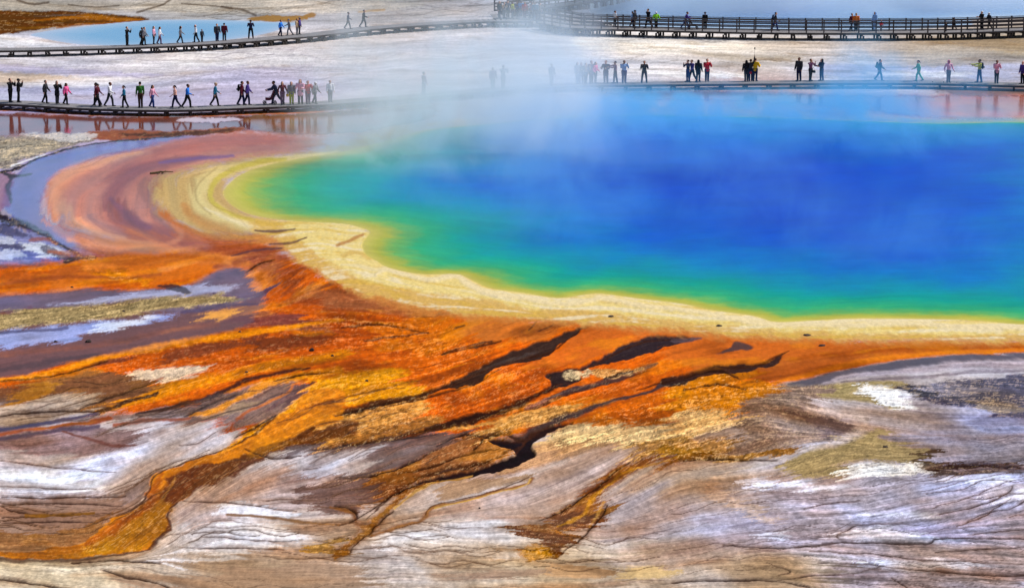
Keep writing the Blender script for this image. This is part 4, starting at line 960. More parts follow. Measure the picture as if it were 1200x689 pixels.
class MB:
    def __init__(self):
        self.v, self.f = [], []

    def box8(self, c):
        n = len(self.v); self.v += [tuple(p) for p in c]
        self.f += [tuple(n + i for i in q) for q in ((0, 1, 2, 3), (7, 6, 5, 4), (0, 4, 5, 1), (1, 5, 6, 2), (2, 6, 7, 3), (3, 7, 4, 0))]

    def box(self, c, sx, sy, sz, ax=Vector((1, 0, 0))):
        """box centred at c, its length sx along the level direction ax"""
        ax = Vector(ax).normalized(); ay = Vector((-ax.y, ax.x, 0)).normalized(); az = ax.cross(ay)
        c = Vector(c); P = []
        for z in (-1, 1):
            for a, b in ((-1, -1), (1, -1), (1, 1), (-1, 1)):
                P.append(c + ax * (a * sx / 2) + ay * (b * sy / 2) + az * (z * sz / 2))
        self.box8([P[3], P[2], P[1], P[0], P[7], P[6], P[5], P[4]])

    def beam(self, p, q, w, h):
        p, q = Vector(p), Vector(q)
        d = q - p
        if d.length < 1e-6:
            return
        ax = d.normalized(); ay = Vector((-ax.y, ax.x, 0))
        ay = ay.normalized() if ay.length > 1e-4 else Vector((0, 1, 0)); az = ax.cross(ay)
        P = []
        for z in (-1, 1):
            for a, b in ((0, -1), (1, -1), (1, 1), (0, 1)):
                P.append(p + d * a + ay * (b * w / 2) + az * (z * h / 2))
        self.box8([P[3], P[2], P[1], P[0], P[7], P[6], P[5], P[4]])

    def build(self, name, mat, parent=None, smooth=False):
        me = bpy.data.meshes.new(name); me.from_pydata(self.v, [], self.f); me.update()
        me.materials.append(mat)
        if smooth:
            me.polygons.foreach_set('use_smooth', np.ones(len(me.polygons), bool))
        o = bpy.data.objects.new(name, me); COL.objects.link(o)
        if parent is not None:
            o.parent = parent
        return o


# ------------------------------------------------------------------ boardwalks
M_deck = plain('weathered_planks', (126, 122, 122), 0.85, 0.35, 1.5)
M_beam = plain('dark_timber', (62, 54, 50), 0.9, 0.3, 3)
M_rail = plain('rail_timber', (70, 62, 62), 0.85, 0.3, 3)


class Path:
    def __init__(self, px, z):
        P = spline(px, 10)
        self.z = z
        self.p = [at(a, b, z) for a, b in P]
        self.s = [0.0]
        for i in range(1, len(self.p)):
            self.s.append(self.s[-1] + (self.p[i] - self.p[i - 1]).length)
        self.len = self.s[-1]
        self.px = P

    def point(self, s, side=0.0):
        """a spot s metres along the front edge, side metres back from it"""
        s = min(max(s, 0), self.len - 1e-4)
        i = int(np.searchsorted(self.s, s, 'right')) - 1
        i = min(i, len(self.p) - 2)
        d = self.p[i + 1] - self.p[i]
        q = self.p[i] + d * ((s - self.s[i]) / max(d.length, 1e-6))
        t = d.normalized()
        return q + Vector((-t.y, t.x, 0)) * side, t

    def at_px(self, px):
        return float(np.interp(px, self.px[:, 0], self.s))


def boardwalk(path, width, label, group, s0=0.0, s1=None, sup=1.35, rail=None, post_every=1.9, sup_style=0, plank=0.2):
    s1 = path.len if s1 is None else s1
    z = path.z
    c, _ = path.point((s0 + s1) / 2, width / 2)
    root = empty('boardwalk', (c.x, c.y, 0), label, 'boardwalk', group)
    o0 = Vector((c.x, c.y, 0))
    rr = random.Random(int(s1 * 10))
    mb = MB(); s = s0
    while s < s1:
        p, t = path.point(s + plank / 2, width / 2)
        n = Vector((-t.y, t.x, 0))
        mb.box(p - o0 + Vector((0, 0, -0.02 + rr.uniform(-0.004, 0.004))), width + rr.uniform(-0.03, 0.03), plank - 0.012, 0.04, n)
        s += plank
    mb.build('deck', M_deck, root)
    for side in (0.06, width - 0.06):
        mb = MB(); s = s0
        while s < s1 - 0.05:
            e = min(s + 2.0, s1)
            a, _ = path.point(s, side); b, _ = path.point(e, side)
            mb.beam(a - o0 - Vector((0, 0, 0.12)), b - o0 - Vector((0, 0, 0.12)), 0.08, 0.15)
            s = e
        mb.build('stringer', M_beam, root)
    s = s0 + sup * 0.5
    while s < s1:
        p, t = path.point(s, width / 2)
        n = Vector((-t.y, t.x, 0)); q = p - o0
        mb = MB()
        zt = z - 0.20
        mb.box(q + Vector((0, 0, -0.26)), width - 0.05, 0.14, 0.11, n)
        for sd in (-1, 1):
            for dx in ((-0.13, 0.13) if sup_style else (0.0,)):
                b = q + n * (sd * (width / 2 - 0.14)) + t * dx
                hh = z - 0.30 + 0.06
                mb.box(Vector((b.x, b.y, hh / 2 - 0.06)), 0.16, 0.16, hh, t)
        if sup_style:
            mb.box(Vector((q.x, q.y, 0.02)) - n * (width / 2 - 0.14), 0.62, 0.26, 0.10, t)
        mb.build('support', M_beam, root)
        s += sup
    if rail:
        for side in rail:
            k = 0; s = s0 + 0.05
            while s < s1:
                p, t = path.point(s, side); q = p - o0
                mb = MB(); mb.box(q + Vector((0, 0, 0.53)), 0.11, 0.11, 1.06 + 0.24, t)
                mb.build('post', M_rail, root)
                s += post_every
            for hz, hh in ((1.12, 0.05), (0.98, 0.14), (0.62, 0.12), (0.28, 0.10)):
                mb = MB(); s = s0
                while s < s1 - 0.05:
                    e = min(s + post_every, s1)
                    a, _ = path.point(s, side - 0.08 if hz < 1.1 else side); b, _ = path.point(e, side - 0.08 if hz < 1.1 else side)
                    up = Vector((0, 0, hz))
                    mb.beam(a - o0 + up, b - o0 + up, 0.05 if hz < 1.1 else 0.17, hh)
                    s = e
                mb.build('rail', M_rail, root)
    return root


near_path = Path(PX(-130, 119, 0, 121.5, 100, 127, 200, 129, 300, 126, 390, 122, 520, 112, 600, 105.5, 680, 100.5, 760, 99.5, 860, 98.5, 1060, 97.5, 1200, 100.5, 1330, 103), 0.48)
boardwalk(near_path, 2.0, 'low plank boardwalk without rails curving along the edge of the big blue spring', 'boardwalks across the basin', sup=1.9)
far_path = Path(PX(-130, 60, 0, 59.5, 100, 57.5, 200, 54, 250, 51.5, 300, 48, 370, 42, 400, 38.5, 440, 34, 500, 29.5, 570, 25.5, 625, 25.5), 0.62)
boardwalk(far_path, 2.2, 'low plank boardwalk on short paired supports passing in front of the small pale blue pool', 'boardwalks across the basin', sup=1.62, sup_style=1)
rail_path = Path(PX(628, 26, 650, 30, 675, 33, 760, 35.5, 870, 38, 960, 39, 1060, 39, 1130, 38.2, 1200, 36, 1330, 31), 0.72)
boardwalk(rail_path, 2.4, 'raised boardwalk with dark post and rail fences on both sides', 'boardwalks across the basin', sup=1.6, sup_style=1, rail=(0.08, 2.32), post_every=1.62)
ramp_path = Path(PX(596, 13, 630, 10, 665, 6, 720, -2, 760, -12), 0.72)
boardwalk(ramp_path, 2.2, 'railed boardwalk leading away behind the crowd into the steam', 'boardwalks across the basin', sup=1.8, sup_style=1, rail=(0.08, 2.12), post_every=1.8)
land_path = Path(PX(578, 22, 610, 22, 640, 25, 668, 30), 0.71)
boardwalk(land_path, 4.6, 'wide plank landing where the boardwalks meet, crowded with people', 'boardwalks across the basin', sup=2.2)

# ------------------------------------------------------------------ people: one remeshed body per pose, clothes and hair as children
def rot(axis, deg):
    return Matrix.Rotation(R(deg), 3, axis)


def add_cap(bm, p, q, r0, r1, flat=1.0, seg=10, ext=True):
    """a tapering limb with rounded ends from p to q"""
    p, q = Vector(p), Vector(q)
    d = q - p; L = d.length
    z = d.normalized() if L > 1e-6 else Vector((0, 0, 1))
    x = Vector((1, 0, 0)) - z * z.x
    x = x.normalized() if x.length > 1e-3 else Vector((0, 1, 0))
    y = z.cross(x)
    rings = []
    for k in range(4):
        a = math.pi / 2 * (1 - k / 3.5)
        rings.append((p - z * (r0 * math.sin(a)), r0 * math.cos(a)))
    for k in range(4):
        a = math.pi / 2 * ((k + 0.5) / 3.5)
        rings.append((q + z * (r1 * math.sin(a)), r1 * math.cos(a)))
    vs_ = [[bm.verts.new(c + (x * math.cos(t) + y * math.sin(t) * flat) * max(r, 1e-4)) for t in [2 * math.pi * i / seg for i in range(seg)]] for c, r in rings]
    for a, b in zip(vs_, vs_[1:]):
        for i in range(seg):
            bm.faces.new((a[i], a[(i + 1) % seg], b[(i + 1) % seg], b[i]))
    bm.faces.new(vs_[0][::-1]); bm.faces.new(vs_[-1])


def add_ell(bm, c, rx, ry, rz, m=None):
    r = bmesh.ops.create_icosphere(bm, subdivisions=3, radius=1.0)
    for v in r['verts']:
        w = Vector((v.co.x * rx, v.co.y * ry, v.co.z * rz))
        v.co = (m @ w if m else w) + Vector(c)


def finish(bm, name, voxel, ratio=0.35):
    me = bpy.data.meshes.new(name); bm.to_mesh(me); bm.free()
    o = bpy.data.objects.new(name, me); COL.objects.link(o)
    md = o.modifiers.new('r', 'REMESH'); md.mode = 'VOXEL'; md.voxel_size = voxel
    sm = o.modifiers.new('s', 'SMOOTH'); sm.iterations = 2; sm.factor = 0.5
    if ratio < 1:
        dc = o.modifiers.new('d', 'DECIMATE'); dc.ratio = ratio
    dg = bpy.context.evaluated_depsgraph_get(); dg.update()
    out = bpy.data.meshes.new_from_object(o.evaluated_get(dg)); out.name = name
    bpy.data.objects.remove(o); bpy.data.meshes.remove(me)
    out.polygons.foreach_set('use_smooth', np.ones(len(out.polygons), bool))
    return out


class Pose:
    """joints of a figure 1.70 m tall facing -Y; angles in degrees, forward swing positive"""

    def __init__(self, legs=((3, -2), (-3, -6)), arms=((5, 12, 8), (5, 12, 8)), lean=0, head=0, spread=0, foot_turn=8):
        # legs: (thigh swing, shin swing) right/left; arms: (swing, elbow bend, outward)
        J = self.J = {}
        J['pel'] = Vector((0, 0, 0.92))
        lm = rot('X', lean)                      # lean forward (towards -Y) when positive
        up = lambda h, y=0.0: J['pel'] + lm @ Vector((0, y, h))
        J['waist'] = up(0.14); J['chest'] = up(0.33); J['neck'] = up(0.50); J['head'] = up(0.66, -0.015)
        self.hm = lm @ rot('X', head)
        for k, sx in ((0, -1), (1, 1)):
            a, b = legs[k]
            hip = J['pel'] + Vector((sx * 0.085, 0, -0.03))
            d = lambda ang, out=0.0: Vector((sx * math.sin(R(out)), -math.sin(R(ang)), -math.cos(R(ang))))
            kn = hip + d(a, spread) * 0.42
            an = kn + d(b, spread * 0.6) * 0.41
            J['hip%d' % k], J['knee%d' % k], J['ank%d' % k] = hip, kn, an
            ft = rot('Z', sx * foot_turn) @ Vector((0, -0.16, -0.05))
            if b < -20:
                ft = rot('X', min(35, -b - 10)) @ ft
            J['toe%d' % k] = an + ft
            a, e, o_ = arms[k]
            sh = up(0.455) + lm @ Vector((sx * 0.185, 0, 0))
            ad = lm @ (rot('X', a) @ Vector((sx * math.sin(R(o_)), 0, -math.cos(R(o_)))))
            ad = lm @ Vector((sx * math.sin(R(o_)), -math.sin(R(a)) * math.cos(R(o_)), -math.cos(R(a)) * math.cos(R(o_))))
            el = sh + ad * 0.285
            inw = -0.35 if e > 60 else -0.08
            fd = Vector((sx * (math.sin(R(o_)) * 0.5 + inw * math.sin(R(min(e, 90)))), -math.sin(R(a + e)), -math.cos(R(a + e)))).normalized()
            wr = el + fd * 0.245
            J['sh%d' % k], J['el%d' % k], J['wr%d' % k], J['fd%d' % k] = sh, el, wr, fd
        low = min(min(J['ank%d' % k].z - 0.075, J['toe%d' % k].z - 0.028) for k in (0, 1))
        for n, v in J.items():
            if not n.startswith('fd'):
                v.z -= low
        self.hc = J['head']

    def body(self):
        J = self.J; bm = bmesh.new()
        add_ell(bm, J['pel'] + Vector((0, 0, 0.0)), 0.155, 0.11, 0.13)
        add_cap(bm, J['pel'], J['waist'], 0.125, 0.115, 0.75, 14)
        add_cap(bm, J['waist'], J['chest'], 0.115, 0.14, 0.72, 14)
        add_cap(bm, J['chest'], J['neck'] - Vector((0, 0, 0.03)), 0.14, 0.06, 0.8, 14)
        add_cap(bm, J['sh0'], J['sh1'], 0.055, 0.055)
        add_cap(bm, J['neck'] - Vector((0, 0, 0.03)), J['head'] - Vector((0, 0, 0.05)), 0.055, 0.05)
        h, m = J['head'], self.hm
        add_ell(bm, h + m @ Vector((0, 0, 0.025)), 0.080, 0.098, 0.112, m)
        add_ell(bm, h + m @ Vector((0, -0.03, -0.06)), 0.054, 0.058, 0.062, m)
        add_cap(bm, h + m @ Vector((0, -0.092, 0.012)), h + m @ Vector((0, -0.112, -0.022)), 0.011, 0.017)
        add_cap(bm, h + m @ Vector((-0.022, -0.086, -0.062)), h + m @ Vector((0.022, -0.086, -0.062)), 0.010, 0.010)
        for sx in (-1, 1):
            add_ell(bm, h + m @ Vector((sx * 0.079, 0.008, -0.005)), 0.013, 0.024, 0.034, m)
            add_ell(bm, h + m @ Vector((sx * 0.030, -0.083, 0.012)), 0.016, 0.011, 0.010, m)
        for k, sx in ((0, -1), (1, 1)):
            add_cap(bm, J['hip%d' % k], J['knee%d' % k], 0.088, 0.056)
            add_cap(bm, J['knee%d' % k], J['knee%d' % k].lerp(J['ank%d' % k], 0.35), 0.054, 0.058)
            add_cap(bm, J['knee%d' % k].lerp(J['ank%d' % k], 0.35), J['ank%d' % k], 0.057, 0.036)
            hl = J['ank%d' % k] + Vector((0, 0.035, -0.035))
            add_cap(bm, hl, J['toe%d' % k], 0.040, 0.028)
            add_cap(bm, J['sh%d' % k], J['el%d' % k], 0.052, 0.040)
            add_cap(bm, J['el%d' % k], J['wr%d' % k], 0.040, 0.027)
            f = J['fd%d' % k]; w = J['wr%d' % k]
            side = f.cross(Vector((sx, 0, 0.2)))
            side = side.normalized() if side.length > 1e-3 else Vector((0, 1, 0))
            pn = f.cross(side).normalized()
            add_cap(bm, w, w + f * 0.075, 0.026, 0.036, 0.5)
            for i, (off, ln) in enumerate(((-0.030, 0.062), (-0.010, 0.072), (0.010, 0.068), (0.029, 0.052))):
                b = w + f * 0.085 + side * off
                mdl = b + f * ln * 0.55 + pn * (-sx * 0.010)
                add_cap(bm, b, mdl, 0.0095, 0.0085, 1, 6); add_cap(bm, mdl, mdl + f * ln * 0.45 + pn * (-sx * 0.022), 0.0085, 0.007, 1, 6)
            tb = w + f * 0.030 - side * 0.030
            add_cap(bm, tb, tb + f * 0.045 - side * 0.026, 0.012, 0.010, 1, 6)
        return finish(bm, 'person_body', 0.0085, 0.3)

    def top(self, long_=0.0, sleeve=1.0, puff=1.0):
        J = self.J; bm = bmesh.new(); g = 0.016 * puff
        add_cap(bm, J['pel'] + Vector((0, 0, 0.02 - long_)), J['waist'], 0.135 + g + 0.12 * long_, 0.12 + g, 0.8, 14)
        add_cap(bm, J['waist'], J['chest'], 0.12 + g, 0.145 + g, 0.76, 14)
        add_cap(bm, J['chest'], J['neck'] - Vector((0, 0, 0.05)), 0.145 + g, 0.062 + g, 0.82, 14)
        add_cap(bm, J['sh0'], J['sh1'], 0.06 + g, 0.06 + g)
        for k in (0, 1):
            add_cap(bm, J['sh%d' % k], J['el%d' % k].lerp(J['sh%d' % k], 0 if sleeve > 0.5 else 0.4), 0.055 + g, 0.045 + g)
            if sleeve > 0.5:
                add_cap(bm, J['el%d' % k], J['el%d' % k].lerp(J['wr%d' % k], 0.92), 0.045 + g, 0.032 + g)
        return finish(bm, 'jacket', 0.013, 0.5)

    def legs_(self, short=False, skirt=False):
        J = self.J; bm = bmesh.new(); g = 0.014
        add_ell(bm, J['pel'] + Vector((0, 0, -0.01)), 0.160 + g * 0.5, 0.115 + g, 0.12)
        for k in (0, 1):
            add_cap(bm, J['hip%d' % k], J['knee%d' % k], 0.092 + g, 0.060 + g)
            if not short:
                add_cap(bm, J['knee%d' % k], J['knee%d' % k].lerp(J['ank%d' % k], 0.96), 0.064 + g, 0.052 + g)
        if skirt:
            add_cap(bm, J['pel'], (J['knee0'] + J['knee1']) / 2 - Vector((0, 0, 0.05)), 0.14, 0.20, 0.85, 16)
        return finish(bm, 'trousers', 0.013, 0.5)

    def shoe(self, k):
        J = self.J; bm = bmesh.new()
        hl = J['ank%d' % k] + Vector((0, 0.036, -0.036))
        add_cap(bm, hl, J['toe%d' % k], 0.048, 0.036)
        return finish(bm, 'shoe', 0.012, 0.6)

    def hair(self, kind):
        bm = bmesh.new(); h, m = self.hc, self.hm
        P = lambda x, y, z: h + m @ Vector((x, y, z))
        if kind in ('short', 'long', 'tail'):
            add_ell(bm, P(0, 0.018, 0.045), 0.086, 0.098, 0.100, m)
        if kind == 'long':
            add_cap(bm, P(0, 0.055, 0.0), P(0, 0.085, -0.20), 0.075, 0.055, 0.8)
            for sx in (-1, 1):
                add_cap(bm, P(sx * 0.070, 0.02, 0.02), P(sx * 0.085, 0.03, -0.15), 0.028, 0.03)
        if kind == 'tail':
            add_cap(bm, P(0, 0.10, 0.05), P(0, 0.15, -0.12), 0.034, 0.020)
        if kind == 'cap':
            add_ell(bm, P(0, 0.008, 0.058), 0.090, 0.105, 0.088, m)
            add_cap(bm, P(0, -0.07, 0.060), P(0, -0.155, 0.045), 0.060, 0.045, 0.25)
        if kind == 'brim':
            add_ell(bm, P(0, 0.008, 0.065), 0.088, 0.102, 0.088, m)
            add_ell(bm, P(0, 0, 0.055), 0.165, 0.175, 0.014, m)
        if kind == 'hood':
            add_ell(bm, P(0, 0.03, 0.015), 0.104, 0.108, 0.135, m)
            add_cap(bm, P(0, 0.05, -0.05), P(0, 0.06, -0.14), 0.09, 0.10)
        return finish(bm, 'hair' if kind in ('short', 'long', 'tail') else ('hood' if kind == 'hood' else 'hat'), 0.011, 0.5)


POSES = {
    'stand': Pose(),
    'photo': Pose(arms=((44, 122, 8), (44, 122, 8)), head=4),
    'walk': Pose(legs=((19, 9), (-15, -32)), arms=((-15, 22, 5), (16, 34, 5)), lean=3),
    'walk2': Pose(legs=((-17, -30), (20, 4)), arms=((20, 44, 5), (-14, 18, 5)), lean=4),
    'stroll': Pose(legs=((14, 2), (-12, -24)), arms=((-12, 18, 10), (14, 24, 10)), lean=2, head=6),
    'wide': Pose(legs=((4, 2), (-2, -6)), arms=((42, 118, 12), (42, 118, 12)), spread=8),
    'hips': Pose(arms=((-8, 50, 22), (-8, 50, 22)), legs=((6, -4), (-2, -4))),
    'crossed': Pose(arms=((22, 82, 12), (22, 78, 12)), head=-4),
    'point': Pose(arms=((78, 14, 8), (60, 40, 10)), legs=((8, 4), (-8, -10))),
    'push': Pose(legs=((24, 10), (-24, -36)), arms=((46, 30, 6), (46, 30, 6)), lean=12, head=-8),
    'reach': Pose(arms=((150, 16, 12), (8, 14, 8)), head=-6),
    'lean': Pose(arms=((56, 40, 10), (56, 40, 10)), lean=20, head=-14, legs=((-2, -6), (4, -4))),
}
_mesh = {}


def pose_mesh(pose, what, *a):
    k = (pose, what) + a
    if k not in _mesh:
        P = POSES[pose]
        _mesh[k] = {'body': P.body, 'top': P.top, 'legs': P.legs_, 'shoe': P.shoe, 'hair': P.hair}[what](*a)
    return _mesh[k]


PAL = {'black': (24, 23, 27), 'navy': (24, 28, 62), 'charcoal': (48, 48, 54), 'grey': (120, 118, 124), 'white': (226, 224, 226), 'pink': (232, 96, 150), 'palepink': (222, 160, 180), 'red': (190, 28, 44),
       'maroon': (92, 22, 40), 'blue': (40, 120, 214), 'teal': (36, 110, 140), 'green': (46, 104, 40), 'lime': (150, 220, 40), 'yellow': (222, 176, 32), 'olive': (170, 176, 40), 'purple': (74, 56, 130), 'mauve': (110, 70, 100),
       'peach': (226, 170, 150), 'brown': (66, 44, 34), 'jeans': (44, 62, 118), 'paleblue': (140, 176, 222), 'orange': (214, 110, 40), 'mint': (110, 190, 160), 'tan': (180, 150, 116), 'blond': (170, 128, 70)}
_mat = {}


def cloth(c):
    if c not in _mat:
        _mat[c] = plain('cloth_' + c, PAL[c], 0.9, 0.15, 14, 0.2)
    return _mat[c]


M_skin = [plain('skin_' + n, c, 0.6, 0.06, 20, 0.3) for n, c in (('fair', (214, 160, 132)), ('tanned', (178, 122, 92)), ('brown', (128, 82, 60)))]
MASTER = {}


def link_mesh(name, me, mat, parent):
    o = bpy.data.objects.new(name, me); COL.objects.link(o); o.parent = parent
    if not me.materials:
        me.materials.append(mat)
    o.material_slots[0].link = 'OBJECT'; o.material_slots[0].material = mat
    return o


def figure(pose, top, legs, hair, style, skin):
    """a person of one kind: the first is built, later ones are copies of it and of each of its parts"""
    key = (pose, style)
    if key not in MASTER:
        st = style.split()
        b = pose_mesh(pose, 'body')
        o = link_mesh('person', b, M_skin[skin], None)
        long_ = 0.24 if 'coat' in st else (0.06 if 'jacket' in st else 0.0)
        link_mesh('jacket', pose_mesh(pose, 'top', long_, 0.0 if 'tee' in st else 1.0, 1.7 if 'jacket' in st or 'coat' in st else 1.0), cloth(top), o)
        link_mesh('skirt' if 'skirt' in st else 'trousers', pose_mesh(pose, 'legs', 'shorts' in st, 'skirt' in st), cloth(legs), o)
        for k in (0, 1):
            link_mesh('shoe', pose_mesh(pose, 'shoe', k), cloth('charcoal'), o)
        kind = [k for k in ('long', 'tail', 'cap', 'brim', 'hood') if k in st] or ['short']
        hm = pose_mesh(pose, 'hair', kind[0])
        link_mesh({'cap': 'cap', 'brim': 'sun_hat', 'hood': 'hood'}.get(kind[0], 'hair'), hm, cloth(hair), o)
        MASTER[key] = o
        return o
    src = MASTER[key]
    o = src.copy(); COL.objects.link(o); o.material_slots[0].material = M_skin[skin]
    for ch in src.children:
        c = ch.copy(); COL.objects.link(c); c.parent = o
        n = c.name.split('.')[0]
        c.material_slots[0].material = cloth({'jacket': top, 'trousers': legs, 'skirt': legs, 'shoe': 'charcoal'}.get(n, hair))
    return o


def face_dir(d):
    """heading: which way a figure faces, in degrees; 0 looks at the camera, 90 to the picture's right, 180 away"""
    return R(d)


def put_person(path, px, py, h, pose, heading, top, legs, hair, style, label, group, skin=None, z=None, width=2.0):
    rr = random.Random(int(px * 7 + py))
    s = path.at_px(px) if path else 0
    if path:
        p0, t = path.point(s, 0.0)
        q = at(px, py, path.z)
        back = (q - p0).dot(Vector((-t.y, t.x, 0)))
        p, _ = path.point(s, min(max(back, 0.3), width - 0.35))
    else:
        p = at(px, py, z)
    o = figure(pose, top, legs, hair, style, rr.randrange(3) if skin is None else skin)
    o.location = p
    k = h / 1.70
    o.scale = (k * rr.uniform(1.06, 1.24), k * rr.uniform(1.08, 1.2), k)
    o.rotation_euler = (0, 0, face_dir(heading))
    tag(o, label, 'person', group)
    return o

